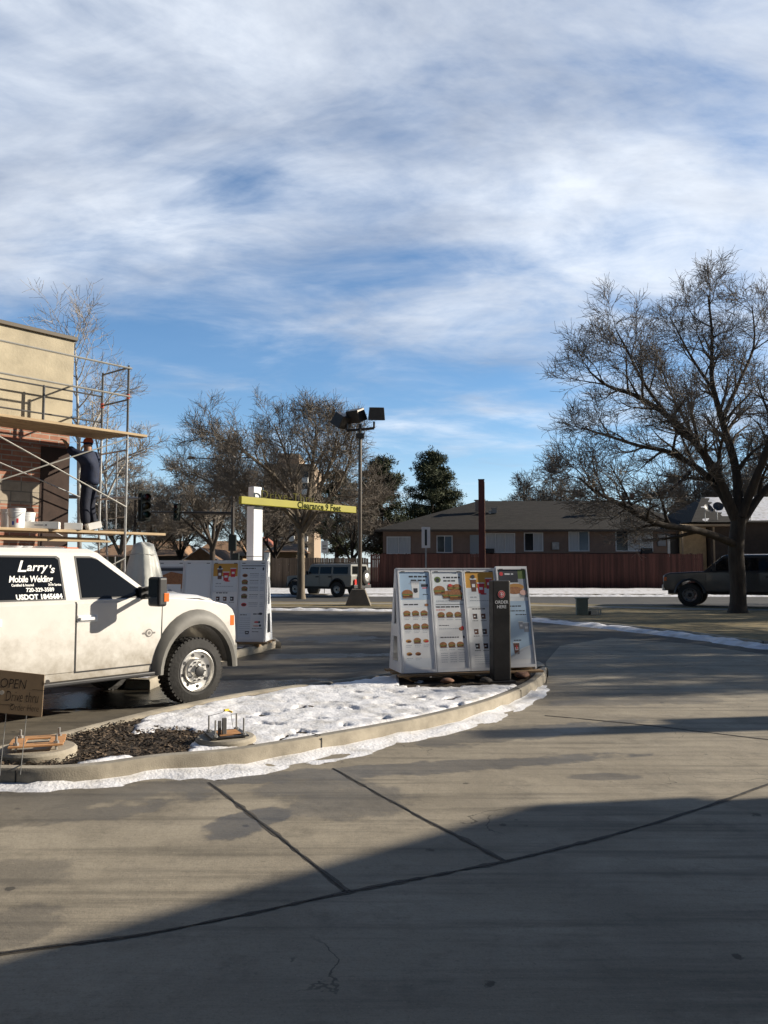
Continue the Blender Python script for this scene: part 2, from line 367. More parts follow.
ground_m = mat('dry_winter_ground', (.16, .125, .07), .95, var=.3, scale=1.2, color2=(.10, .085, .055), thr=(.4, .62), bump=.5, bscale=30)
def gz(y):       # the ground climbs a low bank behind the street
    t = min(1, max(0, (y - 48.6) / 6.0)); return -.012 + .34 * t * t * (3 - 2 * t)
mb = MB()
ys = [-40, 0, 20, 40, 48.6] + [48.6 + i * .75 for i in range(1, 9)] + [60, 90, 200, 600, 3000]
xs = [-2500, -300, -80, -40, -20, 0, 20, 40, 80, 300, 2500]
for y in ys:
    for x in xs: mb.v.append((x, y, gz(y)))
for j in range(len(ys) - 1):
    for i in range(len(xs) - 1):
        a = j * len(xs) + i; mb.f.append((a, a + 1, a + 1 + len(xs), a + len(xs))); mb.m.append(0)
struct(mb.build('ground', ground_m))

asph = pavement_mat('lot_asphalt', (.033, .029, .024), (.074, .064, .049), (.165, .142, .106),
                    stains=((-3.0, 11.0, 2.4, .9, R(30), 1.0), (-2.6, 15.4, 3.0, .5, R(10), .8), (1.4, 10.2, 1.1, .35, R(30), .8), (-1.3, 19.5, 1.2, 1.0, 0, .7)), wetness=.25)
conc_m = pavement_mat('drive_concrete', (.115, .100, .074), (.262, .226, .168), (.38, .33, .248),
                      stains=((-.92, 5.55, .42, .20, R(60), .95), (-.25, 6.0, .55, .4, R(10), .55), (-3.2, 6.0, 1.9, .45, R(8), .8), (1.35, 8.4, 1.2, .35, R(25), .75), (-2.2, 4.6, .5, .3, 0, .5),
                              (.0, 6.9, 2.2, .22, R(14), .75), (-2.5, 5.6, .9, .2, R(15), .8), (-.6, 6.4, .5, .25, R(20), .6), (3.3, 10.4, 1.4, .3, R(8), .5), (1.8, 6.7, .3, .12, 0, .6), (2.6, 9.0, .35, .15, .4, .6), (-1.9, 3.9, .35, .25, .6, .6), (4.6, 8.6, .5, .14, .1, .5)), wetness=.35)
def G(*pts): return [(gr(x, y).x, gr(x, y).y) for x, y in pts]
# one sheet of asphalt for the lot
lot_edge = [(-60, 33.2), (-14, 33.2), (-5, 32.6), (.8, 31.6), (3.4, 28.8)] + G((560, 624), (620, 629), (690, 637), (768, 648)) + [(14, 15.2), (26, 12.5), (60, 11)]
poly_sheet('parking_lot', [(-60, -20)] + [(60, -20)] + list(reversed(lot_edge)), 0.0, asph)
# concrete drive lane in front of the island, with its own joint pattern
edge = G((-200, 700), (0, 745), (200, 700), (400, 678), (548, 688))
drive = [(-14, -6), (16, -6), (16, 13.6)] + G((768, 655), (690, 644), (610, 638), (560, 646), (546, 662), (547, 684)) + [(1.0, 10.6), (-1.5, 8.6), (-3.2, 7.0), (-14, 1.5)]
poly_sheet('concrete_drive', drive, 0.004, conc_m)

joint_m = mat('joint_sealant', (.022, .02, .018), .7, var=.4, scale=20, bump=.5)
def strip(name, pts, w, z, m, wob=.0):
    """flat ribbon following ground points"""
    P2 = [Vector((p[0], p[1])) for p in pts]; q = []
    for a, b in zip(P2[:-1], P2[1:]):
        n = max(2, int((b - a).length / .08))
        q += [a.lerp(b, i / n) for i in range(n)]
    q.append(P2[-1]); mb = MB()
    for i, p in enumerate(q):
        d = (q[min(i + 1, len(q) - 1)] - q[max(i - 1, 0)]).normalized(); n = Vector((-d.y, d.x))
        ww = w / 2 * (1 + wob * (noise.noise(Vector((p.x * 13, p.y * 13, 3))) * 1.5)); off = wob * .01 * noise.noise(Vector((p.x * 3, p.y * 3, 8)))
        mb.v += [(p.x + n.x * (ww + off), p.y + n.y * (ww + off), z), (p.x - n.x * (ww - off), p.y - n.y * (ww - off), z)]
    for i in range(len(q) - 1): mb.f.append((2 * i, 2 * i + 1, 2 * i + 3, 2 * i + 2)); mb.m.append(0)
    return struct(mb.build(name, m))
def spline(pts, n=12):
    out = []
    for i in range(len(pts) - 1):
        p0 = pts[max(i - 1, 0)]; p1 = pts[i]; p2 = pts[i + 1]; p3 = pts[min(i + 2, len(pts) - 1)]
        for k in range(n):
            t = k / n
            out.append(tuple(.5 * ((2 * b) + (-a + c) * t + (2 * a - 5 * b + 4 * c - d) * t * t + (-a + 3 * b - 3 * c + d) * t ** 3) for a, b, c, d in zip(p0, p1, p2, p3)))
    out.append(tuple(pts[-1])); return out
arc = spline(G((-120, 972), (0, 955), (170, 931), (348, 893), (505, 862), (640, 828), (768, 785), (860, 745)), 8)
for pts in (arc, G((209, 783), (276, 835), (348, 893)), G((333, 769), (415, 815), (505, 862)), spline(G((545, 716), (640, 725), (768, 740), (900, 752)), 6)):
    strip('pavement_joint', pts, .013, .0085, joint_m, .5)
    strip('joint_stain', pts, .034, .0062, mat('joint_edge_grime', (.06, .052, .04), .85, color2=(.12, .10, .075), thr=(.4, .6), scale=14), .9)

# street beyond the lot
street_m = pavement_mat('street_asphalt', (.03, .03, .03), (.055, .053, .05), (.085, .08, .07), brush=False)
poly_sheet('street', [(-90, 40.6), (-14, 40.6), (6, 39.4), (14, 34.6), (40, 30.6), (90, 28), (90, 44.5), (40, 46.2), (8, 47.3), (-90, 48.2)], 0.0, street_m)
walk_m = pavement_mat('sidewalk_concrete', (.15, .135, .11), (.25, .225, .18), (.33, .30, .24), brush=False)
poly_sheet('sidewalk', [(-90, 38.0), (-14, 38.0), (4, 36.9), (12, 32.4), (24, 29.2), (90, 24), (90, 25.6), (24, 30.8), (12.3, 33.8), (4.4, 38.2), (-14, 39.3), (-90, 39.3)], .012, walk_m)
lawn_m = mat('dry_lawn', (.26, .195, .09), .95, color2=(.135, .115, .055), thr=(.38, .66), var=.35, scale=.9, bump=.8, bscale=40)
poly_sheet('lawn', [(-90, 33.4), (-14, 33.4), (-5, 32.8), (.8, 31.8), (3.5, 29.0)] + [(p[0] + .0, p[1] + .25) for p in G((560, 624), (620, 629), (690, 637), (768, 648))] + [(14, 15.5), (26, 12.8), (90, 11), (90, 30.4), (40, 30.4), (14, 34.4), (6, 39.2), (-14, 40.4), (-90, 40.4)], .008, lawn_m)

snow_m = bpy.data.materials.new('old_snow'); snow_m.use_nodes = True
b = snow_m.node_tree.nodes['Principled BSDF']; b.inputs['Roughness'].default_value = .6; b.inputs['Base Color'].default_value = (.82, .83, .86, 1)
b.inputs['Subsurface Weight'].default_value = .0
_n = snow_m.node_tree.nodes.new('ShaderNodeTexNoise'); _n.inputs['Scale'].default_value = 30; _n.inputs['Detail'].default_value = 8
_b = snow_m.node_tree.nodes.new('ShaderNodeBump'); _b.inputs['Strength'].default_value = .5; _b.inputs['Distance'].default_value = .02
_c = snow_m.node_tree.nodes.new('ShaderNodeTexCoord'); snow_m.node_tree.links.new(_c.outputs['Object'], _n.inputs['Vector'])
snow_m.node_tree.links.new(_n.outputs['Fac'], _b.inputs['Height']); snow_m.node_tree.links.new(_b.outputs[0], b.inputs['Normal'])
_r = snow_m.node_tree.nodes.new('ShaderNodeValToRGB'); _n2 = snow_m.node_tree.nodes.new('ShaderNodeTexNoise'); _n2.inputs['Scale'].default_value = 4; _n2.inputs['Detail'].default_value = 7
snow_m.node_tree.links.new(_c.outputs['Object'], _n2.inputs['Vector']); snow_m.node_tree.links.new(_n2.outputs['Fac'], _r.inputs[0])
_r.color_ramp.elements[0].position = .3; _r.color_ramp.elements[0].color = (.60, .58, .55, 1); _r.color_ramp.elements[1].position = .55; _r.color_ramp.elements[1].color = (.84, .84, .86, 1)
snow_m.node_tree.links.new(_r.outputs[0], b.inputs['Base Color'])

def fbm(x, y, s, o=4, z=0.0):
    v = 0; a = .5
    for i in range(o): v += a * noise.noise(Vector((x * s, y * s, z + i * 7.1))); s *= 2.1; a *= .5
    return v
def snow_ribbon(name, pts, w, zbase, seed, amp=.05, nu=None, nv=10, bias=.02, zf=None):
    """low ridge of snow along a line; edges dip below the pavement where it has melted"""
    P2 = [Vector((p[0], p[1])) for p in pts]; q = []
    for a, b in zip(P2[:-1], P2[1:]):
        n = max(2, int((b - a).length / (w / nv * 1.6))); q += [a.lerp(b, i / n) for i in range(n)]
    q.append(P2[-1]); mb = MB()
    for i, p in enumerate(q):
        d = (q[min(i + 1, len(q) - 1)] - q[max(i - 1, 0)]).normalized(); n = Vector((-d.y, d.x))
        for j in range(nv + 1):
            t = j / nv * 2 - 1; pp = p + n * (t * w / 2)
            h = bias + amp * (1 - t * t) + fbm(pp.x, pp.y, 2.2, 4, seed) * amp * 2.0 - (.5 * amp + bias) * (t ** 6) * 2.2
            if i < 3 or i > len(q) - 4: h = -.01
            mb.v.append((pp.x, pp.y, (zf(pp.y) if zf else zbase) + max(-.02, h)))
    for i in range(len(q) - 1):
        for j in range(nv): a = i * (nv + 1) + j; mb.f.append((a, a + nv + 1, a + nv + 2, a + 1)); mb.m.append(0)
    return struct(mb.build(name, snow_m, smooth=True))
snow_ribbon('snow', [(-30, 33.0), (-14, 33.0), (-5, 32.4), (.8, 31.4)] + [(3.6, 28.6)] + G((560, 623), (620, 629), (690, 637), (768, 648)) + [(13, 15.6)], .9, 0, 1.0, .05)
snow_ribbon('snow', [(-40, 51.2), (-14, 51.0), (10, 50.6), (40, 50.2), (60, 50)], 6.4, 0, 2.0, .05, nv=14, bias=.07, zf=gz)
snow_ribbon('snow', [(-40, 47.9), (-14, 47.7), (8, 47.4), (40, 46.4)], 1.3, 0, 9.0, .06, nv=8, bias=.03)

# kerb along the far side of the street and the lot
def kerb(name, pts, w=.15, h=.13, z=0):
    P2 = [Vector((p[0], p[1])) for p in pts]; mb = MB()
    for a, b in zip(P2[:-1], P2[1:]):
        mb.bar((a.x, a.y, z + h / 2), (b.x, b.y, z + h / 2), w, h)
    return struct(mb.build(name, concrete, bevel=.02))
kerb('kerb', [(-40, 48.4), (-14, 48.3), (8, 47.9), (40, 46.9)])
kerb('kerb', [(-40, 33.7), (-14, 33.7), (-5, 33.1), (.8, 32.1), (3.9, 29.2)] + [(p[0] + .15, p[1] + .5) for p in G((560, 624), (620, 629), (690, 637), (768, 648))] + [(14.2, 15.9)], h=.10)

# ------------------------------------------------------------------ the island
def offset(poly, d):
    n = len(poly); out = []
    for i in range(n):
        p0, p1, p2 = Vector(poly[i - 1]), Vector(poly[i]), Vector(poly[(i + 1) % n])
        e1 = (p1 - p0).normalized(); e2 = (p2 - p1).normalized(); n1 = Vector((-e1.y, e1.x)); n2 = Vector((-e2.y, e2.x))
        m_ = (n1 + n2).normalized(); k = d / max(.4, m_.dot(n1)); out.append(tuple(p1 + m_ * k))
    return out
def island(name, front, back, h=.14, w=.14):
    poly = front + back       # counter-clockwise
    inner = offset(poly, w); i2 = offset(poly, .025); o2 = offset(poly, w - .02)
    mb = MB(); n = len(poly)
    rings = [[(p[0], p[1], -.02) for p in poly], [(p[0], p[1], h - .03) for p in poly], [(p[0], p[1], h) for p in i2], [(p[0], p[1], h) for p in o2], [(p[0], p[1], h - .015) for p in inner], [(p[0], p[1], h - .12) for p in inner]]
    for r in rings: mb.v += r
    for k in range(5):
        for i in range(n): mb.f.append((k * n + i, k * n + (i + 1) % n, (k + 1) * n + (i + 1) % n, (k + 1) * n + i)); mb.m.append(0)
    o = mb.build(name, concrete); smooth_angle(o, 50); struct(o); return inner
def gg(pts, z): return [(gr(x, y, z).x, gr(x, y, z).y) for x, y in pts]
front = spline([tuple(p) for p in gg([(-90, 786), (0, 787), (50, 787), (100, 783), (160, 774), (228, 768), (300, 756), (384, 740), (434, 729), (484, 715), (515, 703), (535, 692), (544, 684), (547, 677)], 0)], 4)
back = spline([tuple(p) for p in gg([(548, 668), (541, 661), (520, 659), (480, 661), (440, 665), (400, 670), (350, 677), (300, 683), (250, 690), (200, 699), (150, 709), (100, 721), (50, 733), (0, 744), (-90, 764)], .15)], 3)
isl_inner = island('island_kerb', front, back)
def inside(x, y, poly):
    c = False; j = len(poly) - 1
    for i in range(len(poly)):
        xi, yi = poly[i]; xj, yj = poly[j]
        if (yi > y) != (yj > y) and x < (xj - xi) * (y - yi) / (yj - yi) + xi: c = not c
        j = i
    return c
def dist_poly(x, y, poly):
    p = Vector((x, y)); best = 1e9
    for i in range(len(poly)):
        a = Vector(poly[i - 1]); b_ = Vector(poly[i]); ab = b_ - a
        t = 0 if ab.length_squared == 0 else max(0, min(1, (p - a).dot(ab) / ab.length_squared)); best = min(best, (a + ab * t - p).length)
    return best
soil_m = mat('mulch_soil', (.05, .036, .024), .95, var=.5, scale=18, bump=1.0, bscale=50)
mb = MB(); mb.add([(p[0], p[1], .105) for p in isl_inner], [tuple(range(len(isl_inner)))]); struct(mb.build('island_soil', soil_m))
def heightfield(name, poly, step, hf, m, kind='structure'):
    xs_ = [p[0] for p in poly]; ys_ = [p[1] for p in poly]; x0, x1, y0, y1 = min(xs_), max(xs_), min(ys_), max(ys_)
    nx = int((x1 - x0) / step) + 1; ny = int((y1 - y0) / step) + 1; idx = {}; mb = MB()
    for j in range(ny + 1):
        for i in range(nx + 1):
            x, y = x0 + i * step, y0 + j * step
            if inside(x, y, poly):
                z = hf(x, y)
                if z is not None: idx[(i, j)] = len(mb.v); mb.v.append((x, y, z))
    for j in range(ny):
        for i in range(nx):
            k = [(i, j), (i + 1, j), (i + 1, j + 1), (i, j + 1)]
            if all(q in idx for q in k): mb.f.append(tuple(idx[q] for q in k)); mb.m.append(0)
    o = mb.build(name, m, smooth=True); return tag(o, kind=kind)
mul = [gr(70, 765, .12), gr(195, 730, .12)]
foot = [(.35 + rnd.random() * 0, 0)] 
prints = [(gr(px, py, .15).x, gr(px, py, .15).y, rx) for px, py, rx in
          [(262, 712, .07), (272, 722, .08), (305, 729, .09), (318, 716, .06), (300, 705, .07), (262, 721, .06), (352, 706, .08), (330, 700, .05), (385, 716, .08), (398, 703, .06), (372, 696, .05), (420, 695, .08),
           (440, 705, .06), (452, 696, .09), (470, 690, .07), (410, 712, .05), (345, 722, .05), (285, 734, .06), (500, 686, .08), (430, 688, .07), (460, 702, .06), (357, 690, .05), (395, 690, .08), (240, 716, .07), (487, 698, .06)]]
def in_mulch(x, y):     # brown patch at the left end, its edge ragged
    d = fbm(x, y, 2.6, 4, 3) * .9
    c = gr(118, 745, .12); u = (x - c.x); v = (y - c.y)
    ca, sa = math.cos(R(30)), math.sin(R(30)); a_ = u * ca + v * sa; b_ = -u * sa + v * ca
    return (a_ / .82) ** 2 + (b_ / .60) ** 2 + d * 1.3 < 1.0 or x < -2.55 + .3 * d
poly_big = isl_inner
def snow_h(x, y):
    e = dist_poly(x, y, poly_big)
    h = .134 + .030 * fbm(x, y, 2.2, 4, 5) + .020 * fbm(x, y, 10, 3, 1)
    h -= .05 * max(0, 1 - e / .07)
    h -= .10 * max(0, fbm(x, y, 3.1, 5, 44) - .17)
    if in_mulch(x, y): h -= .08
    for fx, fy, rr in prints:
        wx = .05 * fbm(x, y, 9, 2, 61); wy = .06 * fbm(x, y, 9, 2, 71); ca_ = math.cos(fx * 7); sa_ = math.sin(fx * 7); ex, ey = x - fx + wx, y - fy + wy
        d = math.hypot((ex * ca_ + ey * sa_) / .62, (ey * ca_ - ex * sa_) / 1.5)
        if d < rr * 1.3: h -= .060 * max(0, 1 - (d / (rr * 1.2)) ** 2) * (1.0 + fbm(x, y, 14, 2, 3))
    k = gr(505, 672, .15)
    if x > 0.2 and y > 11.0 - .25 * (1.7 - x) + .0 and fbm(x, y, 3, 3, 9) > -.28: h -= .06
    if x > 1.95: h -= .05
    return h
heightfield('snow', isl_inner, .035, snow_h, snow_m)
def mulch_h(x, y):
    return .112 + .05 * fbm(x, y, 7, 4, 21) if in_mulch(x, y) or fbm(x, y, 3, 3, 2) > .15 else .100
mu = heightfield('mulch', isl_inner, .03, mulch_h, soil_m, 'stuff')
mu['label'] = 'dark brown matted mulch and dead plant litter at the left end of the island'; mu['category'] = 'mulch'
# loose litter
mb = MB(); r2 = random.Random(5)
cnt = 0
while cnt < 2400:
    x = r2.uniform(-3.4, -1.2); y = r2.uniform(6.3, 8.4)
    if inside(x, y, isl_inner) and in_mulch(x, y):
        cnt += 1; z = .125 + .05 * fbm(x, y, 7, 4, 21) + r2.uniform(-.005, .02)
        s = r2.uniform(.008, .028); T = Matrix.Translation((x, y, z)) @ Matrix.Rotation(r2.uniform(0, 6.3), 4, 'Z') @ Matrix.Rotation(r2.uniform(-.6, .6), 4, 'X') @ Matrix.Rotation(r2.uniform(-.6, .6), 4, 'Y')
        mb.add([(-s, -s * .35, 0), (s, -s * .3, .002), (s * .8, s * .35, 0), (-s * .7, s * .3, .003)], [(0, 1, 2, 3)], 0, T)
o = mb.build('leaf_litter', mat('dead_leaves', (.095, .068, .045), .9, island=.8)); tag(o, 'brown chips and dead leaves strewn over the mulch', 'leaf litter', kind='stuff')
# snow left in the gutter in front of the island
gut = [(p[0] + .0, p[1] - .15) for p in front[2:44]]
mb = MB(); nv = 12
for i, p in enumerate(front[:-3]):
    a = Vector(front[max(i - 1, 0)]); c = Vector(front[min(i + 1, len(front) - 1)]); d = (c - a).normalized(); n = Vector((d.y, -d.x))
    t0 = i / (len(front) - 4); w = .07 + .27 * math.sin(PI * min(1, max(0, (t0 - .02) / .98))) ** .8
    if t0 < .3: w = .12 + .3 * t0
    for j in range(nv + 1):
        t = j / nv; pp = Vector(p) + n * (t * w * 1.15)
        h = .020 * (1 - t) ** .7 + .066 * fbm(pp.x, pp.y, 3.6, 6, 15) + .010 - .020 * t ** 2
        if t0 > .93: h -= .04 * (t0 - .93) / .07
        mb.v.append((pp.x, pp.y, max(-.02, h)))
nr = len(front[:-3])
for i in range(nr - 1):
    for j in range(nv): a = i * (nv + 1) + j; mb.f.append((a, a + nv + 1, a + nv + 2, a + 1)); mb.m.append(0)
struct(mb.build('snow', snow_m, smooth=True))
# contraction joints of the kerb
for i in range(0, len(front) - 1):
    pass
def kerb_joint(px, py):
    g = gr(px, py, 0); bi = min(range(len(front)), key=lambda i: (Vector(front[i]) - g.xy).length)
    p = Vector(front[bi]); d = (Vector(front[min(bi + 1, len(front) - 1)]) - Vector(front[bi - 1])).normalized(); n = Vector((-d.y, d.x))
    mb = MB(); mb.bar((p.x - n.x * .003, p.y - n.y * .003, .065), (p.x - n.x * .003 + n.x * .006, p.y - n.y * .003 + n.y * .006, .065), .012, .13)
    mb.bar((p.x + n.x * .02, p.y + n.y * .02, .1495), (p.x + n.x * .15, p.y + n.y * .15, .1495), .012, .005)
    struct(mb.build('kerb_joint', joint_m))
for q in ((11, 787), (303, 751), (522, 700)): kerb_joint(*q)

# second island under the far menu board
i2f = G((150, 690), (200, 668), (232, 659), (262, 652), (276, 648)); i2b = gg([(281, 641), (276, 637), (262, 636), (230, 634), (150, 634), (60, 640)], .15) + [(-9, 13)]
i2 = [tuple(p) for p in i2f] + i2b
inn2 = island('island_kerb', [tuple(p) for p in i2f], i2b)
mb = MB(); mb.add([(p[0], p[1], .12) for p in inn2], [tuple(range(len(inn2)))]); struct(mb.build('island_soil', soil_m))
heightfield('snow', inn2, .12, lambda x, y: .13 + .05 * fbm(x, y, 1.7, 3, 31), snow_m)

# ------------------------------------------------------------------ menu boards
PAL = [mat('poster_white', (.80, .82, .84), .3), mat('poster_blue', (.42, .58, .76), .5), mat('print_black', (.04, .045, .06), .5), mat('bun_brown', (.33, .15, .065), .5, var=.35, scale=30),
       mat('patty_brown', (.10, .035, .02), .5), mat('lettuce_green', (.14, .20, .06), .5), mat('print_red', (.62, .05, .06), .5), mat('print_amber', (.62, .33, .06), .5),
       mat('print_grey', (.36, .40, .46), .5), mat('poster_pale', (.72, .77, .82), .5), mat('cup_brown', (.16, .08, .06), .4), mat('print_pink', (.70, .45, .40), .5), mat('fries_gold', (.50, .26, .07), .5)]
W_, BL, K, BUN, PAT, LET, RD, AM, GY, PL, CUP, PK, FR = range(13)
class Art:
    """flat printed artwork: every layer lies 0.8 mm above the one below"""
    def __init__(s, M): s.mb = MB(); s.M = M
    def q(s, x0, y0, x1, y1, c, l=1): s.mb.add([(x0, y0, l * .0008), (x1, y0, l * .0008), (x1, y1, l * .0008), (x0, y1, l * .0008)], [(0, 1, 2, 3)], c, s.M)
    def pg(s, pts, c, l=1): s.mb.add([(x, y, l * .0008) for x, y in pts], [tuple(range(len(pts)))], c, s.M)
    def ell(s, x, y, rx, ry, c, l=1, n=14, a0=0, a1=2 * PI): s.pg([(x + rx * math.cos(a0 + (a1 - a0) * i / n), y + ry * math.sin(a0 + (a1 - a0) * i / n)) for i in range(n + (0 if a1 - a0 > 6 else 1))], c, l)
    def burger(s, x, y, r, l=2):
        r *= 1.28; s.ell(x + r * .1, y - r * .62, r * 1.15, r * .16, GY, l, 10)
        s.ell(x, y + r * .1, r, r * .75, BUN, l, 10, 0, PI); s.q(x - r * .95, y - r * .12, x + r * .95, y + r * .10, LET, l + 1)
        s.q(x - r * .9, y - r * .38, x + r * .9, y - r * .10, PAT, l + 1); s.q(x - r * .8, y - r * .22, x + r * .3, y - r * .14, AM, l + 2); s.q(x - r * .85, y - r * .66, x + r * .85, y - r * .36, BUN, l)
    def cup(s, x, y, w, h, c, l=2):
        w *= 1.12; h *= 1.1
        s.pg([(x - w * .38, y), (x + w * .38, y), (x + w * .5, y + h), (x - w * .5, y + h)], c, l); s.q(x - w * .54, y + h * .95, x + w * .54, y + h * 1.05, PL if c != W_ else GY, l + 1)
        s.q(x - w * .25, y + h * .35, x + w * .25, y + h * .6, W_ if c not in (W_, PL) else K, l + 1)
    def words(s, x, y, w, h, c, l=2, seed=0):
        r = random.Random(seed * 31 + int(x * 900) + int(y * 7000)); cx = x
        while cx < x + w - h: ww = min(r.uniform(1.5, 4.5) * h, x + w - cx); s.q(cx, y, cx + ww * .93, y + h, c, l); cx += ww + h * .45
    def build(s, name, parent): return s.mb.build(name, PAL, parent)

def art_panel(a, k, w, h):
    x0, x1 = .03 * w / .5, w - .03 * w / .5; m = w / .5; a.q(x0, .05 * m, x1, h - .05 * m, PL, 1)
    a.q(x0, .05 * m, x1, h * .62, W_, 2)
    X = lambda t: x0 + (x1 - x0) * t
    Y = lambda t: .05 * m + (h - .1 * m) * t
    def grid(rows, n, y, fn, r):
        for i in range(n): fn(X((i + .5) / n * .86 + .07), y, r)
    if k == 0:
        a.q(x0, Y(.71), x1, Y(1), BL, 2); a.words(X(.32), Y(.945), .30 * m, .024 * m, K, 3, 1); a.words(X(.38), Y(.905), .25 * m, .024 * m, K, 3, 2); a.words(X(.3), Y(.875), .28 * m, .008 * m, GY, 3, 2)
        a.cup(X(.52), Y(.73), .11 * m, .21 * m, W_, 3); a.ell(X(.52), Y(.80), .026 * m, .026 * m, K, 5); a.burger(X(.24), Y(.765), .065 * m, 4); a.q(X(.72), Y(.845), X(.95), Y(.872), K, 3); a.q(X(.75), Y(.828), X(.92), Y(.838), RD, 3); a.words(X(.76), Y(.76), .09 * m, .012 * m, K, 3, 3)
        a.words(X(.1), Y(.655), .22 * m, .016 * m, K, 3, 4); a.ell(X(.86), Y(.655), .03 * m, .02 * m, BUN, 3)
        for r_, yy in enumerate((.565, .43, .285, .155)):
            for i in range(3 if r_ < 3 else 2):
                xx = X(.18 + i * .29)
                if r_ == 2 and i != 1 or r_ == 3: a.ell(xx, Y(yy), .042 * m, .025 * m, FR if i != 1 else BUN, 3); a.ell(xx + .01 * m, Y(yy) - .008 * m, .03 * m, .014 * m, RD if i == 2 else PAT, 4)
                else: a.burger(xx, Y(yy), .043 * m, 3)
                a.words(xx - .04 * m, Y(yy - .045), .09 * m, .007 * m, GY, 3, r_ * 3 + i); a.words(xx - .04 * m, Y(yy - .062), .07 * m, .006 * m, GY, 3, r_ * 5 + i)
        a.q(X(.04), Y(.015), X(.96), Y(.11), PL, 3)
    elif k == 1:
        a.q(x0, Y(.68), x1, Y(1), PL, 2); a.ell(X(.16), Y(.92), .05 * m, .045 * m, LET, 3); a.ell(X(.16), Y(.915), .028 * m, .03 * m, K, 4); a.words(X(.36), Y(.935), .26 * m, .022 * m, K, 3, 5); a.words(X(.36), Y(.90), .2 * m, .02 * m, K, 3, 6)
        a.burger(X(.2), Y(.80), .07 * m, 3); a.burger(X(.46), Y(.755), .06 * m, 4); a.burger(X(.62), Y(.83), .05 * m, 3); a.burger(X(.82), Y(.83), .055 * m, 3); a.burger(X(.75), Y(.75), .085 * m, 6); a.ell(X(.58), Y(.86), .03 * m, .02 * m, RD, 6)
        a.words(X(.06), Y(.69), .38 * m, .011 * m, GY, 3, 9); a.q(X(.04), Y(.655), X(.98), Y(.66), K, 3); a.words(X(.04), Y(.625), .38 * m, .018 * m, K, 3, 8); a.words(X(.04), Y(.597), .15 * m, .01 * m, RD, 3, 8)
        for r_, yy in enumerate((.545, .235)):
            for i in range(3): a.burger(X(.2 + i * .29), Y(yy), .043 * m, 3); a.words(X(.08 + i * .3), Y(yy - .05), .1 * m, .007 * m, GY, 3, i)
        a.words(X(.1), Y(.435), .16 * m, .01 * m, K, 3, 4); a.words(X(.1), Y(.40), .3 * m, .008 * m, GY, 3, 3); a.ell(X(.86), Y(.40), .04 * m, .028 * m, BUN, 3); a.ell(X(.9), Y(.41), .02 * m, .028 * m, RD, 4)
        a.words(X(.12), Y(.31), .28 * m, .014 * m, K, 3, 7); a.ell(X(.92), Y(.315), .012 * m, .02 * m, K, 3)
        for j in range(5):
            for i in range(3): a.words(X(.1 + i * .3), Y(.15 - j * .022), .1 * m, .007 * m, GY, 3, i + j)
    elif k == 2:
        a.q(x0, Y(.83), x1, Y(1), AM, 2); a.q(x0, Y(.62), x1, Y(.83), PL, 2)
        a.cup(X(.27), Y(.79), .085 * m, .17 * m, CUP, 3); a.cup(X(.53), Y(.77), .10 * m, .14 * m, RD, 3); a.cup(X(.82), Y(.82), .09 * m, .14 * m, RD, 3); a.ell(X(.27), Y(.95), .03 * m, .03 * m, K, 6); a.ell(X(.6), Y(.765), .05 * m, .012 * m, RD, 3)
        a.words(X(.12), Y(.725), .1 * m, .016 * m, GY, 3, 2); a.words(X(.1), Y(.69), .33 * m, .010 * m, GY, 3, 3); a.words(X(.16), Y(.60), .22 * m, .016 * m, K, 3, 2)
        for r_, yy in enumerate((.50, .34, .19)):
            for i in range(3): a.cup(X(.22 + i * .29), Y(yy), .05 * m, .07 * m, (PAT, CUP, K)[(r_ + i) % 3], 3); a.q(X(.25 + i * .29), Y(yy), X(.31 + i * .29), Y(yy + .055), (K, CUP, PAT)[(r_ + i) % 3], 3); a.words(X(.13 + i * .29), Y(yy - .022), .09 * m, .008 * m, K, 3, i)
        for j in range(5): a.words(X(.1), Y(.12 - j * .022), .32 * m, .006 * m, GY, 3, j)
    elif k == 3:
        a.q(x0, Y(.86), X(.72), Y(1), K, 2); a.q(X(.72), Y(.7), x1, Y(1), LET, 2); a.q(X(.70), Y(.7), X(.98), Y(.9), GY, 3); a.ell(X(.12), Y(.955), .03 * m, .03 * m, RD, 3); a.words(X(.24), Y(.945), .17 * m, .022 * m, W_, 3, 5)
        a.q(x0, Y(.70), X(.74), Y(.86), PL, 3); a.ell(X(.6), Y(.81), .13 * m, .055 * m, FR, 4); a.ell(X(.55), Y(.775), .13 * m, .055 * m, BUN, 5); a.ell(X(.86), Y(.75), .06 * m, .04 * m, PK, 6)
        a.q(x0, Y(.05), x1, Y(.66), BL, 3); a.words(X(.3), Y(.60), .2 * m, .016 * m, K, 4, 3); a.words(X(.1), Y(.55), .33 * m, .014 * m, K, 4, 4); a.words(X(.5), Y(.51), .17 * m, .013 * m, K, 4, 6)
        a.cup(X(.66), Y(.36), .07 * m, .1 * m, GY, 4); a.cup(X(.84), Y(.33), .09 * m, .12 * m, GY, 4); a.words(X(.35), Y(.24), .13 * m, .013 * m, K, 4, 3); a.cup(X(.42), Y(.10), .085 * m, .15 * m, CUP, 4); a.q(X(.40), Y(.15), X(.45), Y(.19), RD, 7)
        a.pg([(X(0), Y(.05)), (X(1), Y(.05)), (X(1), Y(.20)), (X(.6), Y(.16)), (X(0), Y(.03))], PL, 4)
    elif k == 4:       # list of meals with prices
        a.q(X(.02), Y(.965), X(.98), Y(.975), K, 3); a.words(X(.06), Y(.93), .24 * m, .016 * m, K, 3, 2); a.ell(X(.92), Y(.93), .016 * m, .03 * m, K, 3)
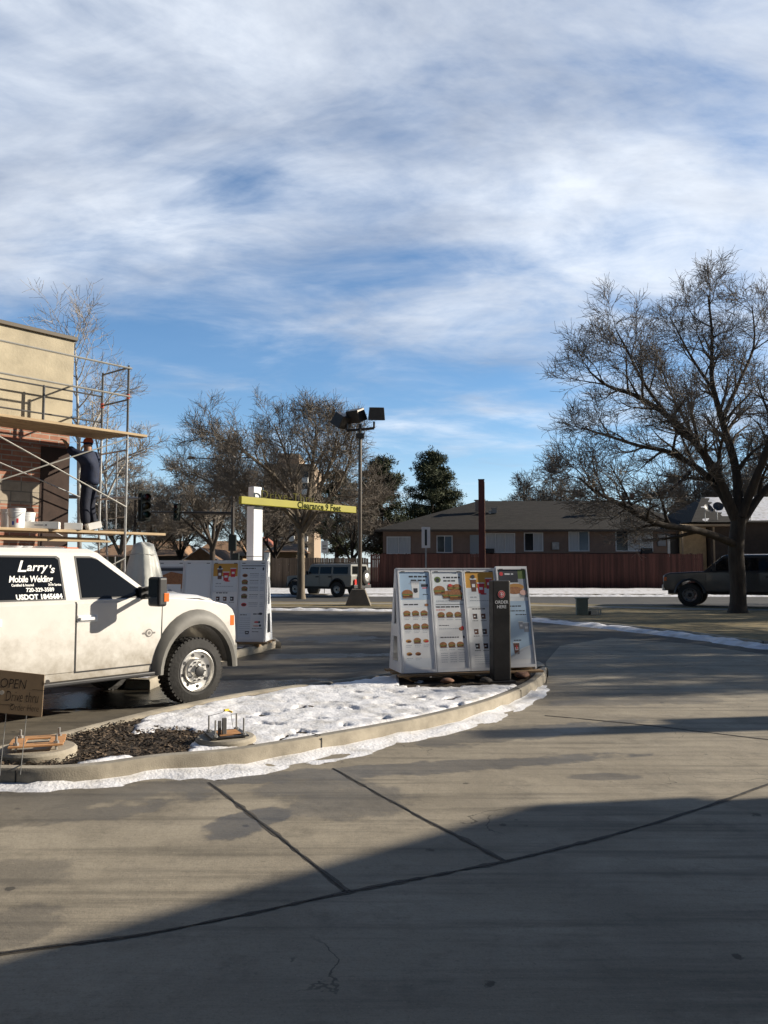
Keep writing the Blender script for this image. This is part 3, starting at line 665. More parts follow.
        for i, yy in enumerate((.84, .75, .66, .56, .45)):
            (a.burger if i in (1, 2, 3) else lambda x, y, r, l=3: (a.ell(x, y, r * 1.1, r * .7, BUN if i == 0 else RD, 3), a.ell(x, y - .003, r * .8, r * .4, PAT, 4)))(X(.18), Y(yy), .045 * m)
            for j in range(3): a.words(X(.38), Y(yy + .02 - j * .022), .16 * m, .008 * m, K if j == 0 else GY, 3, i + j); a.words(X(.82), Y(yy + .02 - j * .022), .07 * m, .008 * m, GY, 3, i)
        a.q(X(.0), Y(.02), X(.48), Y(.34), PL, 3); a.words(X(.05), Y(.31), .12 * m, .014 * m, K, 4, 3)
        for j in range(8): a.words(X(.04), Y(.27 - j * .028), .19 * m, .007 * m, GY, 4, j)
        a.cup(X(.36), Y(.06), .07 * m, .055 * m, K, 5); a.words(X(.58), Y(.32), .14 * m, .018 * m, K, 3, 2); a.ell(X(.88), Y(.33), .035 * m, .022 * m, K, 3); a.ell(X(.74), Y(.22), .05 * m, .016 * m, RD, 3); a.ell(X(.84), Y(.22), .02 * m, .02 * m, K, 4); a.ell(X(.72), Y(.17), .06 * m, .014 * m, PK, 3); a.ell(X(.88), Y(.175), .02 * m, .02 * m, K, 4); a.words(X(.56), Y(.13), .18 * m, .01 * m, K, 3, 2); a.words(X(.56), Y(.09), .13 * m, .01 * m, K, 3, 8)
    elif k == 5:       # blank panel with one rule
        a.q(x0, .05 * m, x1, h - .05 * m, PL, 3); a.q(X(.0), Y(.54), X(.96), Y(.547), K, 4)
    elif k == 6:       # poster with landscape-like picture and a boxed burger
        a.q(x0, Y(.62), x1, Y(.96), GY, 3); a.q(X(0), Y(.90), X(1), Y(.94), K, 4); a.pg([(X(0), Y(.66)), (X(1), Y(.66)), (X(1), Y(.86)), (X(.5), Y(.89)), (X(0), Y(.82))], BUN, 4); a.q(X(.1), Y(.3), X(.95), Y(.72), PL, 5); a.ell(X(.5), Y(.6), .05 * m, .07 * m, GY, 6)

wood_m = mat('skid_timber', (.30, .20, .11), .85, var=.35, scale=6, stretch=(.3, 4, 4), bump=.3)
side_m = mat('board_side_plastic', (.74, .76, .79), .45, var=.05, scale=3)
def menu_board(name, label, loc, phi, arts, w, slant, lean, depth, zb, order_shift=None):
    t = thing(name, label, 'menu board', (loc[0], loc[1], 0), phi)
    H = math.sqrt(slant ** 2 - lean ** 2); n = len(arts)
    up = Vector((0, lean, H)).normalized()
    for i, k in enumerate(arts):
        x = i * w; dy = 0; dz = 0; wi = w
        if order_shift and i in order_shift: dy = -.035; dz = .035
        M = frame((x, dy, zb + dz), (1, 0, 0), up)      # local z points to the front (-y)
        pn = MB(); T = M
        d_ = .045
        g_ = .004
        pn.add([(g_, 0, -d_), (wi - g_, 0, -d_), (wi - g_, slant, -d_), (g_, slant, -d_), (g_, 0, 0), (wi - g_, 0, 0), (wi - g_, slant, 0), (g_, slant, 0)],
               [(3, 2, 1, 0), (4, 5, 6, 7), (0, 1, 5, 4), (1, 2, 6, 5), (2, 3, 7, 6), (3, 0, 4, 7)], 0, T)
        fr = .022 * w / .5
        for (a0, b0, a1, b1) in ((g_, 0, fr, slant), (wi - fr, 0, wi - g_, slant), (fr, 0, wi - fr, .04 * w / .5), (fr, slant - .045 * w / .5, wi - fr, slant)):
            pn.add([(a0, b0, 0.0015), (a1, b0, 0.0015), (a1, b1, 0.0015), (a0, b1, 0.0015), (a0, b0, .014), (a1, b0, .014), (a1, b1, .014), (a0, b1, .014)],
                   [(3, 2, 1, 0), (4, 5, 6, 7), (0, 1, 5, 4), (1, 2, 6, 5), (2, 3, 7, 6), (3, 0, 4, 7)], 0, T)
        for xx in (.05, .40):      # dark clips at the top rim
            pn.add([(xx * w / .5, slant - .05 * w / .5, .015), ((xx + .06) * w / .5, slant - .05 * w / .5, .015), ((xx + .06) * w / .5, slant - .038 * w / .5, .015), (xx * w / .5, slant - .038 * w / .5, .015)], [(0, 1, 2, 3)], 1, T)
        po = pn.build('menu_panel', [side_m, dark], t)
        a = Art(M @ Matrix.Translation((0, 0, .001))); art_panel(a, k, wi, slant); a.build('poster', po)
    # moulded sides of the A-frame with hand openings
    for sx in (-.02, n * w + .005):
        sd = MB(); th = .018
        def side_poly(t_):      # front and back edge y at height fraction t_
            return lean * t_ + .01, lean * t_ + .06 + (depth - .06) * (1 - t_) ** 1.0 - lean * (1 - t_) * 0
        levels = [0, .10, .34, .46, .80, 1.0]; holes = {1: (.25, .72), 3: (.3, .7)}
        for li in range(5):
            t0, t1 = levels[li], levels[li + 1]; (f0, b0), (f1, b1) = side_poly(t0), side_poly(t1); z0, z1 = zb + H * t0, zb + H * t1
            def quad(fa0, fb0, fa1, fb1):
                ya0, yb0 = f0 + (b0 - f0) * fa0, f0 + (b0 - f0) * fb0; ya1, yb1 = f1 + (b1 - f1) * fa1, f1 + (b1 - f1) * fb1
                vs_ = [(sx + q, y_, z_) for q in (0, th) for y_, z_ in ((ya0, z0), (yb0, z0), (yb1, z1), (ya1, z1))]
                sd.add(vs_, [(0, 1, 2, 3), (7, 6, 5, 4), (0, 4, 5, 1), (1, 5, 6, 2), (2, 6, 7, 3), (3, 7, 4, 0)])
            if li in holes: h0, h1 = holes[li]; quad(0, h0, 0, h0); quad(h1, 1, h1, 1)
            else: quad(0, 1, 0, 1)
        sd.build('side_panel', side_m, t)
    bk = MB(); bk.add([(0, depth, zb), (n * w, depth, zb), (n * w, lean + .06, zb + H), (0, lean + .06, zb + H)], [(0, 1, 2, 3)]); 
    bk.add([(0, depth - .02, zb), (n * w, depth - .02, zb), (n * w, lean + .04, zb + H), (0, lean + .04, zb + H)], [(3, 2, 1, 0)]); bk.build('back_panel', side_m, t)
    tp = MB(); tp.box((n * w / 2, lean + .025, zb + H + .006), (n * w, .10, .012)); tp.build('top_cap', side_m, t)
    b_ = MB()
    for yy in (-.03, depth * .5, depth - .02): b_.box((n * w / 2, yy, zb - .025), (n * w + .16, .14, .03), rx=0)
    for xx in (.15, n * w / 2, n * w - .15): b_.box((xx, depth / 2 - .02, zb - .075), (.09, depth + .05, .07))
    b_.build('timber_skid', wood_m, t, bevel=.004)
    return t
p0 = at(403, 672, 11.3)
menu_board('menu_board', 'white four-panel drive-thru menu board standing on the snowy near island', (p0.x, p0.y), R(15), [0, 1, 2, 3], .505, 1.49, .31, .66, .235, {3})
PW = .575; pr = at(264, 641, 16.2); ph = R(-5)
menu_board('menu_board', 'farther white menu board on the back island behind the white truck hood', (pr.x - 5 * PW * math.cos(ph), pr.y - 5 * PW * math.sin(ph)), ph, [0, 6, 5, 2, 4], PW, 1.64, .22, .66, .22)

# order kiosk
k0 = gr(500, 677, .17)
t = thing('order_post', 'slim black order post with a red round badge in front of the near menu board', 'order post', (k0.x, k0.y, .10), R(15))
mb = MB(); mb.box((0, 0, .73), (.255, .16, 1.40)); mb.build('post_body', dark, t, bevel=.012)
mb = MB(); mb.box((.1385, .03, .73), (.02, .15, 1.38)); mb.build('lit_side_strip', mat('painted_lit_side', (.42, .38, .32), .35, .7, var=.3, scale=4, stretch=(1, 1, .2)), t, bevel=.004)  # pale strip paints the sunlit right side of the post
mb = MB(); mb.box((-.0, 0, .015), (.36, .30, .03)); mb.build('base_plate', dark, t, bevel=.006)
M = frame((0, -.0815, 0), (1, 0, 0), (0, 0, 1)); a = Art(M)
a.ell(0, 1.235, .056, .056, PK, 1, 24); a.ell(0, 1.235, .050, .050, RD, 2, 24); a.ell(0, 1.235, .034, .034, W_, 3, 20); a.ell(0, 1.235, .028, .028, RD, 4, 20); a.q(-.018, 1.228, .018, 1.242, W_, 5); a.q(-.006, 1.215, .006, 1.255, W_, 6)
text_into(a.mb, 'ORDER', .062, M @ Matrix.Translation((0, 1.105, .001)), W_, 0, .001, 'CENTER'); text_into(a.mb, 'HERE', .062, M @ Matrix.Translation((0, 1.04, .001)), W_, 0, .001, 'CENTER')
a.build('badge_and_lettering', t)
# stones and a brick under the boards
stone_m = mat('dark_rock', (.07, .06, .05), .9, var=.5, scale=8)
def rock(name, label, cat, p, s, m, seed):
    mb = MB(); r = random.Random(seed); n = 8
    for i in range(1, 5):
        th = PI * i / 5
        for j in range(n): k = r.uniform(.75, 1.15); mb.v.append((s[0] * k * math.sin(th) * math.cos(2 * PI * j / n), s[1] * k * math.sin(th) * math.sin(2 * PI * j / n), s[2] * (.5 - .5 * math.cos(th) * -1) if 0 else s[2] * (1 + math.cos(PI - th)) / 2))
    for i in range(3):
        for j in range(n): mb.f.append((i * n + j, i * n + (j + 1) % n, (i + 1) * n + (j + 1) % n, (i + 1) * n + j)); mb.m.append(0)
    mb.f.append(tuple(reversed(range(n)))); mb.m.append(0); mb.f.append(tuple(3 * n + j for j in range(n))); mb.m.append(0)
    o = mb.build(name, m, smooth=True); o.location = p; o.rotation_euler = (0, 0, r.uniform(0, 3)); return tag(o, label, cat, 'rocks under the near menu board')
for i, (px, py, s, lb) in enumerate([(415, 681, .10, 'small dark rock in the snow at the left foot of the near menu board'), (447, 683, .12, 'brownish rock below the middle panels of the near menu board'), (486, 683, .13, 'dark rock left of the foot of the black order post'), (522, 678, .16, 'reddish flat rock right of the foot of the black order post')]):
    rock('rock', lb, 'rock', gr(px, py, .13), (s, s * .7, s * .6), stone_m if i % 2 == 0 else mat('reddish_rock', (.22, .12, .08), .9, var=.4, scale=8), i)

# draped cover over an order post behind the truck
dr = at(143, 545, 13.3)
t = thing('draped_cover', 'off white plastic sheet draped over a tall post behind the truck hood', 'cover', (dr.x, dr.y, 0))
mb = MB(); n = 48
for i, (z, r_) in enumerate(((0.25, .50), (.8, .44), (1.2, .37), (1.6, .29), (1.85, .235), (2.0, .19), (2.07, .17), (2.10, .10), (2.11, .01))):
    for j in range(n):
        th = 2 * PI * j / n; k = 1 + (.17 * math.sin(5 * th + .6) + .07 * math.sin(11 * th + 1.5 + z)) * max(0, (2.1 - z) / 1.3 + .15)
        mb.v.append((r_ * k * math.cos(th) * 1.0, r_ * k * math.sin(th) * .85, z + .03 * math.sin(3 * th)))
for i in range(8):
    for j in range(n): mb.f.append((i * n + j, i * n + (j + 1) % n, (i + 1) * n + (j + 1) % n, (i + 1) * n + j)); mb.m.append(0)
mb.build('plastic_sheet', mat('milky_plastic', (.66, .66, .60), .45, var=.1, scale=3, bump=.3, bscale=6), t, smooth=True)
mb = MB(); mb.box((0, 0, 1.0), (.14, .12, 2.0)); mb.build('post', dark, t)
mb = MB(); mb.tube([(.215 * math.cos(q) , .19 * math.sin(q) , 1.93 + .01 * math.sin(3 * q)) for q in [2 * PI * i / 20 for i in range(20)]], .006, 6, closed=True); mb.build('tie_cord', mat('cord', (.5, .5, .46), .8), t)

# ------------------------------------------------------------------ clearance sign
yel = mat('yellow_green_paint', (.30, .275, .008), .6, var=.08, scale=3)
L0 = at(240, 500, 17.0); L1 = at(355, 510, 20.0); dv = (L1 - L0); ln = dv.length; az = math.atan2(dv.y, dv.x)
zc = (L0.z + L1.z) / 2
t = thing('clearance_sign', 'yellow drive-thru clearance bar on a white square post', 'clearance sign', (L0.x, L0.y, 0), az)
mb = MB(); mb.box((ln / 2, 0, zc), (ln, .09, .165)); bar_ = mb.build('clearance_bar', yel, t, bevel=.012)
mb = MB(); M = frame((0, -.0462, 0), (1, 0, 0), (0, 0, 1)); text_into(mb, 'Clearance 9 Feet', .20, M @ Matrix.Translation((ln * .445, zc - .066, 0)), 0, 0, .006, sx=1.10); mb.build('lettering', mat('dark_lettering', (.012, .02, .006), .95, spec=.1), bar_)
mb = MB(); text_into(mb, 'Drive-Thru', .26, frame((.60, .012, zc + .086), (1, 0, 0), (0, 0, 1)), 0, 0, -.002, spacing=1.2, thick=.012, sx=1.2); mb.build('raised_letters', mat('olive_letters', (.085, .08, .015), .8, spec=.2), t)
mb = MB(); pc = at(256, 500, 17.6); lp = Matrix.Rotation(-az, 4, 'Z') @ Vector((pc.x - L0.x, pc.y - L0.y, 0))
ztp_ = at(256, 506.5, 17.6).z; ztq = at(256, 487, 17.6).z
mb.box((lp.x, .21, ztp_ / 2), (.27, .22, ztp_)); ps = mb.build('post', plastic_w, t, bevel=.012)
mb = MB(); mb.box((lp.x, .21, (ztq + zc + .10) / 2), (.24, .18, ztq - zc - .10)); mb.build('post_top', plastic_w, t, bevel=.012)
mb = MB(); mb.box((lp.x, .21, (ztp_ + zc + .10) / 2), (.18, .14, zc + .10 - ztp_)); mb.build('neck', dark, ps)
mb = MB(); mb.box((lp.x, .205, 1.95), (.274, .224, .012)); mb.build('panel_joint', dark, ps)

# ------------------------------------------------------------------ vehicles
def ell_arch(cx, cz, a, b, zcut, n=14):
    """points of a wheel opening from rear foot to front foot (x rising), above zcut"""
    th = math.asin(max(-1, min(1, (zcut - cz) / b))); pts = []
    for i in range(n + 1):
        t_ = (PI - th) + (th - (PI - th)) * i / n; pts.append((cx + a * math.cos(t_), cz + b * math.sin(t_)))
    return pts
def wheel(parent, x, y, r, w, side, holes=8, rimr=.56, loc_name='wheel', dual=False, dirty=False):
    """side -1: outer face towards -y"""
    e = MB(); n = 48; s = side
    T = Matrix.Translation((x, y, r)) @ Matrix.Rotation(PI / 2 * (1 if s < 0 else -1), 4, 'X')   # local z -> outward
    prof = [(r * rimr, -w * .9), (r * .86, -w), (r * .97, -w * .93), (r * .995, -w * .75), (r * .995, -w * .25), (r * .97, -w * .07), (r * .86, .0), (r * .72, .012), (r * rimr, -.005), (r * rimr * .97, -.05)]
    e.lathe(prof, n, 0, T, cap=False)
    nb = 44
    for j in range(nb):      # tread blocks
        for k, zz in enumerate((-w * .80, -w * .5, -w * .2)):
            th = 2 * PI * (j + .5 * (k % 2)) / nb; B = T @ Matrix.Rotation(th, 4, 'Z'); e.box((r * .992, 0, zz), (.022, 2 * PI * r / nb * .6, w * .25), 0, M=B)
    tyre = e.build('tyre', rubber, parent); smooth_angle(tyre, 35)
    q = MB(); rr = r * rimr
    q.lathe([(rr, -.03), (rr * 1.0, .004), (rr * .96, .008), (rr * .93, -.012), (rr * .90, -.035), (rr * .62, -.05), (rr * .58, -.01), (rr * .54, .0), (rr * .34, .0), (rr * .30, .02), (rr * .24, .05), (rr * .0, .055)], 40, 0, T, cap=False)
    for j in range(holes):
        B = T @ Matrix.Rotation(2 * PI * (j + .25) / holes, 4, 'Z') @ Matrix.Translation((rr * .76, 0, -.043)); q.lathe([(rr * .085, 0), (rr * .085, .006)], 12, 1, B)
    for j in range(10):
        B = T @ Matrix.Rotation(2 * PI * j / 10, 4, 'Z') @ Matrix.Translation((rr * .44, 0, 0)); q.lathe([(rr * .05, 0), (rr * .045, .025), (rr * .02, .032)], 6, 1 if dirty else 0, B)
    q.lathe([(rr * .27, .012), (rr * .25, .062), (rr * .18, .068), (0.001, .07)], 16, 1, T, cap=False)
    o = q.build('rim', [chrome if not dirty else mat('dark_alloy', (.16, .16, .165), .35, .8), dark], tyre); smooth_angle(o, 35)
    q = MB(); q.lathe([(rr * .97, -w * .85), (rr * .97, -.06)], 24, 0, T, cap=True); q.build('brake_drum', dark, tyre)
    return tyre

def vehicle(name, label, cat, loc, rz, S):
    """pickup or box-shaped car from a side profile; x forward, z up, wheel radius etc. from S"""
    t = thing(name, label, cat, loc, rz); hw = S['hw']; pm = S['paint']
    r = S['r']; prof = S['profile']      # list of (x,z) closed, bottom edge carries the wheel openings
    mb = MB(); nn = len(prof)
    lay = [(-hw, .0), (-hw + .0, 0)]
    mb.prism(prof, -hw, hw)
    o = mb.build('body', pm, t, bevel=S.get('bev', .045), seg=3); smooth_angle(o, 35); body = o
    # greenhouse: lofted from belt to roof
    zb_, zr = S['belt'], S['roof']; xb0, xf0, xb1, xf1 = S['cab']; iy = S['lean']
    mb = MB(); lv = []
    K_ = 6
    for i in range(K_ + 1):
        u = i / K_; z = zb_ - .02 + (zr - zb_ + .02) * u
        xb_, xf_ = xb0 + (xb1 - xb0) * u, xf0 + (xf1 - xf0) * u; y_ = hw - .012 - iy * u
        lv.append((xb_, xf_, y_, z))
    lv.append((xb1 + .05, xf1 - .10, hw - iy - .07, zr + .045)); lv.append((xb1 + .25, xf1 - .35, hw - iy - .35, zr + .075))
    for (a_, b_, y_, z) in lv: mb.v += [(a_, -y_, z), (b_ - .04, -y_, z), (b_ + .03, -y_ * .55, z), (b_ + .03, y_ * .55, z), (b_ - .04, y_, z), (a_, y_, z)]
    for i in range(len(lv) - 1):
        for j in range(6): mb.f.append((i * 6 + j, i * 6 + (j + 1) % 6, (i + 1) * 6 + (j + 1) % 6, (i + 1) * 6 + j)); mb.m.append(0)
    mb.f.append(tuple((len(lv) - 1) * 6 + j for j in range(6))); mb.m.append(0)
    o = mb.build('cab_roof', S.get('roof_paint', pm), t); smooth_angle(o, 30)
    def sp(x, z, s, off=.0):     # point on the leaned cab side
        u = (z - zb_ + .02) / (zr - zb_ + .02); return (x, s * (hw - .012 - iy * max(0, u) + off), z)
    for s in (-1, 1):
        for wi, (poly, wm) in enumerate(S['windows']):
            mb = MB(); n_ = len(poly); cx = sum(p[0] for p in poly) / n_; cz = sum(p[1] for p in poly) / n_
            fr_ = [(cx + (p[0] - cx) * 1.0 + math.copysign(.022, p[0] - cx), cz + (p[1] - cz) + math.copysign(.02, p[1] - cz)) for p in poly]
            a_ = [sp(x, z, s, .004) for x, z in fr_]; idx = tuple(range(n_)) if s < 0 else tuple(reversed(range(n_)))
            mb.add(a_, [idx], 1); mb.add([sp(x, z, s, .008) for x, z in poly], [idx], 0)
            w = mb.build('window', [wm, dark], t)
            S.setdefault('win_objs', []).append((s, wi, w))
        for di, (poly, hx, hz) in enumerate(S['doors']):
            mb = MB(); n_ = len(poly)
            y0, y1 = s * (hw + .001), s * (hw + .010)
            mb.add([(x, y0, z) for x, z in poly] + [(x, y1, z) for x, z in poly], [tuple(range(n_, 2 * n_)) if s < 0 else tuple(reversed(range(n_, 2 * n_)))] + [(i, (i + 1) % n_, (i + 1) % n_ + n_, i + n_) for i in range(n_)])
            d = mb.build('door', pm, t, fix=True, bevel=.004)
            h = MB(); h.box((hx, s * (hw + .030), hz), (.20, .03, .035)); h.box((hx, s * (hw + .012), hz), (.24, .008, .08)); h.build('handle', S.get('handle', dark), d, bevel=.008)
        # dark seams drawn just proud of the body between the doors
        for (xa, za, xb2, zb2) in S['seams']:
            sm = MB(); sm.bar((xa, s * (hw + .003), za), (xb2, s * (hw + .003), zb2), .014, .006, up=(0, 1, 0)); sm.build('door_seam', dark, t)
    # windshield and rear glass, seated on the lofted faces
    def fx(u, y):     # front surface x
        yy = (hw - .012 - iy * u); x = xf0 + (xf1 - xf0) * u
        return x + .03 if abs(y) <= yy * .55 else x + .03 - .07 * (abs(y) - yy * .55) / (yy * .45)
    mb = MB(); pts = []
    for u in (.08, .93):
        yy = (hw - .012 - iy * u) * .93
        for y in (-yy, -yy * .59, yy * .59, yy): pts.append((fx(u, y) + .012, y, zb_ - .02 + (zr - zb_ + .02) * u))
    mb.add(pts, [(0, 1, 5, 4), (1, 2, 6, 5), (2, 3, 7, 6)]); mb.build('windshield', glass_d, t)
    mb = MB(); pts = []
    for u in (.12, .88):
        yy = (hw - .012 - iy * u) * .85
        for y in (-yy, yy): pts.append((xb0 + (xb1 - xb0) * u - .012, y, zb_ - .02 + (zr - zb_ + .02) * u))
    mb.add(pts, [(0, 2, 3, 1)]); mb.build('rear_window', glass_d, t)
    for (x_, dual) in S['wheels']:
        for s in (-1, 1):
            wheel(t, x_, s * (hw + S.get('wout', .03)), r, S.get('ww', .24), s, S.get('holes', 8), S.get('rimr', .56), dirty=S.get('dark_rim', False))
            if dual: wheel(t, x_, s * (hw + S.get('wout', .03) - .28), r, .22, s, 8)
    for (cx, a0, b0, a1, b1, zc0) in S.get('flares', ()):
        for s in (-1, 1):
            mb = MB(); inn = ell_arch(cx, r, a0, b0, zc0, 20); out = ell_arch(cx, r + .0, a1, b1, zc0, 20)
            k = len(inn); y0, y1 = s * (hw - .03), s * (hw + S.get('fl', .07)); ym = s * (hw + S.get('fl', .07) * .35)
            mb.v = [(x, y0, z) for x, z in inn] + [(x, y1, z) for x, z in inn] + [(x + (p[0] - x) * .35, y1 + s * .012, z + (p[1] - z) * .35) for (x, z), p in zip(inn, out)] + [(x + (p[0] - x) * .8, ym + s * .02, z + (p[1] - z) * .8) for (x, z), p in zip(inn, out)] + [(x, s * (hw + .002), z) for x, z in out]
            for j in range(4):
                for i in range(k - 1): mb.f.append((j * k + i, j * k + i + 1, (j + 1) * k + i + 1, (j + 1) * k + i)); mb.m.append(0)
            for i_ in (0, k - 1): mb.f.append(tuple(j * k + i_ for j in range(5))); mb.m.append(0)
            o = mb.build('fender_flare', S['flare_m'], t, fix=True); smooth_angle(o, 40)
    # floor pan, closes the tunnel between the wheel openings
    mb = MB(); mb.box((S['pan'][0], 0, S['pan'][2]), (S['pan'][1], hw * 1.5, S['pan'][3])); mb.build('chassis', dark, t)
    return t, body

dirty_white = mat('dirty_white_paint', (.72, .70, .66), .22, var=.05, scale=3, coat=.5, dirt=((.20, .165, .11), .36, 1.02, .85))
flare_grey = mat('grey_flare_plastic', (.16, .155, .14), .6, var=.2, scale=4)
rw = .41
def truck_profile(r, xs_r, xr, z_sill, belt, cowl, hood_pts, rear_z, ax=.54, bx=.60, tail=None):
    """closed (x,z) outline: bottom from rear to front with openings, then over the hood and back"""
    pts = [(xr, z_sill + .12)]
    for cx in xs_r: pts += ell_arch(cx, r, ax, bx, z_sill, 14)
    pts += hood_pts; pts += [(cowl, belt + .02)] + (tail or [(xr, rear_z)])
    return pts
TH = R(50); wp = gr(190, 705); tdir = Vector((math.cos(TH), math.sin(TH))); ndir = Vector((math.sin(TH), -math.cos(TH)))
HW = 1.0
cen = Vector((wp.x, wp.y)) - ndir * (HW + .03) + tdir * .10
prof = truck_profile(rw, [-4.42, 0], -5.75, .47, 1.33, -.52, [(.55, .50), (.60, .52), (.63, .62), (.64, .80), (.62, 1.08), (.58, 1.16), (.48, 1.23), (.2, 1.29), (-.2, 1.33), (-.50, 1.35)], 1.30,
                     tail=[(-2.98, 1.35), (-2.98, .85), (-3.08, .85), (-3.08, 1.30), (-5.75, 1.30)])
front_door = [(-1.63, .56), (-.62, .56), (-.535, .80), (-.52, 1.315), (-1.63, 1.315)]
rear_door = [(-2.72, .75), (-2.45, .56), (-1.65, .56), (-1.65, 1.315), (-2.72, 1.315)]
S = dict(hw=HW, paint=dirty_white, r=rw, profile=prof, belt=1.33, roof=1.885, cab=(-2.98, -.50, -2.88, -1.22), lean=.215,
         windows=[([(-1.55, 1.375), (-.80, 1.375), (-.78, 1.43), (-1.27, 1.80), (-1.35, 1.825), (-1.54, 1.825)], glass_d), ([(-2.62, 1.375), (-1.765, 1.375), (-1.765, 1.80), (-1.80, 1.825), (-2.58, 1.825)], glass_d)],
         doors=[(front_door, -1.50, 1.14), (rear_door, -2.58, 1.14)], handle=plastic_w, seams=[(-1.64, .56, -1.64, 1.33), (-.52, .60, -.515, 1.33), (-2.73, .75, -2.73, 1.33), (-1.64, .553, -.60, .553)],
         wheels=[(0, False), (-4.42, True)], wout=.03, ww=.26, holes=8, rimr=.64, flares=[(0, .53, .59, .665, .775, .42), (-4.42, .53, .59, .66, .74, .42)], flare_m=flare_grey, fl=.075, pan=(-2.6, 5.6, .50, .14))
truck, tbody = vehicle('work_truck', "dirty white crew-cab work truck with white welding firm lettering on its rear side window", 'truck', (cen.x, cen.y, 0), TH, S)
# lettering on the rear door glass, on the near side
for s, wi, w in S['win_objs']:
    if wi == 1 and s < 0:
        yb = HW - .012; u0 = 0
        z0 = 1.375; lean_ang = .215 / (1.885 - 1.31)
        up = Vector((0, lean_ang, 1)).normalized(); org = Vector((-2.30, -(HW - .012 - lean_ang * (z0 - 1.31)) - .0095, z0))
        M = frame(org, (1, 0, 0), up); mb = MB()
        def tx(bd, sz, x, y, sh=0, bold=0.0, sp_=1.0, sx=1.0): text_into(mb, bd, sz, M @ Matrix.Translation((x, y, .0)), 0, sh, bold, spacing=sp_, sx=sx)
        tx('L', .185, .045, .315, .35, .002, 1, 1.15); tx('arry', .135, .155, .325, .35, .002, 1.0, 1.02); tx("'s", .125, .395, .30, .35, .002)
        tx('Mobile Welding', .104, -.055, .195, .30, .0018, .93, .78)
        tx('Certified & Insured', .040, -.03, .148, 0, .001, 1, .78); tx('24 Hr Service', .040, .375, .148, 0, .001, 1, .66)
        tx('720-329-3589', .062, .12, .085, 0, .0016, 1, .90); tx('USDOT 1845684', .078, .0, .0, 0, .003, 1, .93)
        mb.build('lettering', mat('vinyl_white', (.85, .85, .82), .5), w)
# far side carries nothing the photo shows; hood bulge, grille, lamps, bumper
mb = MB(); hl = [(-.48, 1.36, .93), (-.2, 1.375, .90), (.15, 1.36, .86), (.42, 1.30, .80), (.57, 1.22, .76), (.61, 1.17, .74)]
for (x_, z_, y_) in hl: mb.v += [(x_, -y_, z_ - .045), (x_, -y_ + .06, z_ - .002), (x_, -y_ * .45, z_ + .012), (x_, -y_ * .35, z_ + .03), (x_, y_ * .35, z_ + .03), (x_, y_ * .45, z_ + .012), (x_, y_ - .06, z_ - .002), (x_, y_, z_ - .045)]
for i in range(5):
    for j in range(7): mb.f.append((i * 8 + j, i * 8 + j + 1, (i + 1) * 8 + j + 1, (i + 1) * 8 + j)); mb.m.append(0)
mb.f.append(tuple(40 + j for j in range(8))); mb.m.append(0)
o = mb.build('hood', dirty_white, truck, fix=True); smooth_angle(o, 35)
mb = MB(); mb.box((.635, 0, .98), (.05, 1.15, .34), 0)
for k in range(4): mb.box((.665, 0, .85 + k * .088), (.03, 1.12, .03), 1)
mb.build('grille', [dark, chrome], truck, bevel=.006)
mb = MB(); mb.box((.67, 0, .60), (.16, 1.84, .24)); mb.build('front_bumper', flare_grey, truck, bevel=.04)
for s in (-1, 1):
    mb = MB(); mb.box((.60, s * .79, .99), (.09, .34, .26), 0); hd = mb.build('headlight', mat('lamp_glass', (.55, .56, .56), .1), truck, bevel=.03)
    mb = MB(); mb.box((.575, s * (HW - .02), 1.02), (.08, .045, .15), 0); mb.build('side_marker', orange, hd, bevel=.012)
    # folding tow mirror on double arms
    mb = MB(); mb.tube([(-.74, s * .97, 1.45), (-.80, s * 1.15, 1.47), (-.84, s * 1.32, 1.50)], .028, 8); mb.tube([(-.74, s * .97, 1.38), (-.80, s * 1.15, 1.37), (-.84, s * 1.32, 1.36)], .028, 8); mb.box((-.74, s * .975, 1.41), (.16, .07, .15), 0)
    ar = mb.build('mirror_arm', dark, truck, bevel=.01)
    mb = MB(); mb.box((-.855, s * 1.40, 1.435), (.125, .22, .34), 0); mh = mb.build('mirror_head', dark, ar, bevel=.03, seg=3)
    mb = MB(); mb.box((-.81, s * 1.502, 1.37), (.07, .03, .10), 0); mb.build('turn_lens', orange, mh, bevel=.006)
    mb = MB(); mb.add([(-.919, s * 1.31, 1.29), (-.919, s * 1.49, 1.29), (-.919, s * 1.49, 1.58), (-.919, s * 1.31, 1.58)], [(0, 1, 2, 3)]); mb.build('mirror_glass', glass_h, mh)
    mb = MB(); mb.box((-1.68, s * (HW - .02), .445), (2.1, .16, .05), 0); mb.build('running_board', dark, truck, bevel=.015)
for k in range(5):
    mb = MB(); mb.box((-1.46 - .02 * abs(k - 2), (k - 2) * .30, 1.955 - .012 * abs(k - 2)), (.15, .085, .035)); mb.build('roof_marker', orange, truck, bevel=.012)
mb = MB()     # round emblem and small plate on the front fender door edge
T = frame((-.70, -(HW + .0125), .93), (1, 0, 0), (0, 0, 1))
mb.lathe([(.048, 0), (.048, .003)], 20, 0, T); mb.lathe([(.034, .0031), (.034, .005)], 20, 1, T); mb.lathe([(.02, .0051), (.02, .007)], 16, 0, T); mb.add([(-.085, -.010, .004), (.085, -.010, .004), (.085, .010, .004), (-.085, .010, .004)], [(0, 1, 2, 3)], 0, T)
mb.build('emblem', [mat('emblem_grey', (.22, .21, .20), .4, .5), dirty_white], truck)
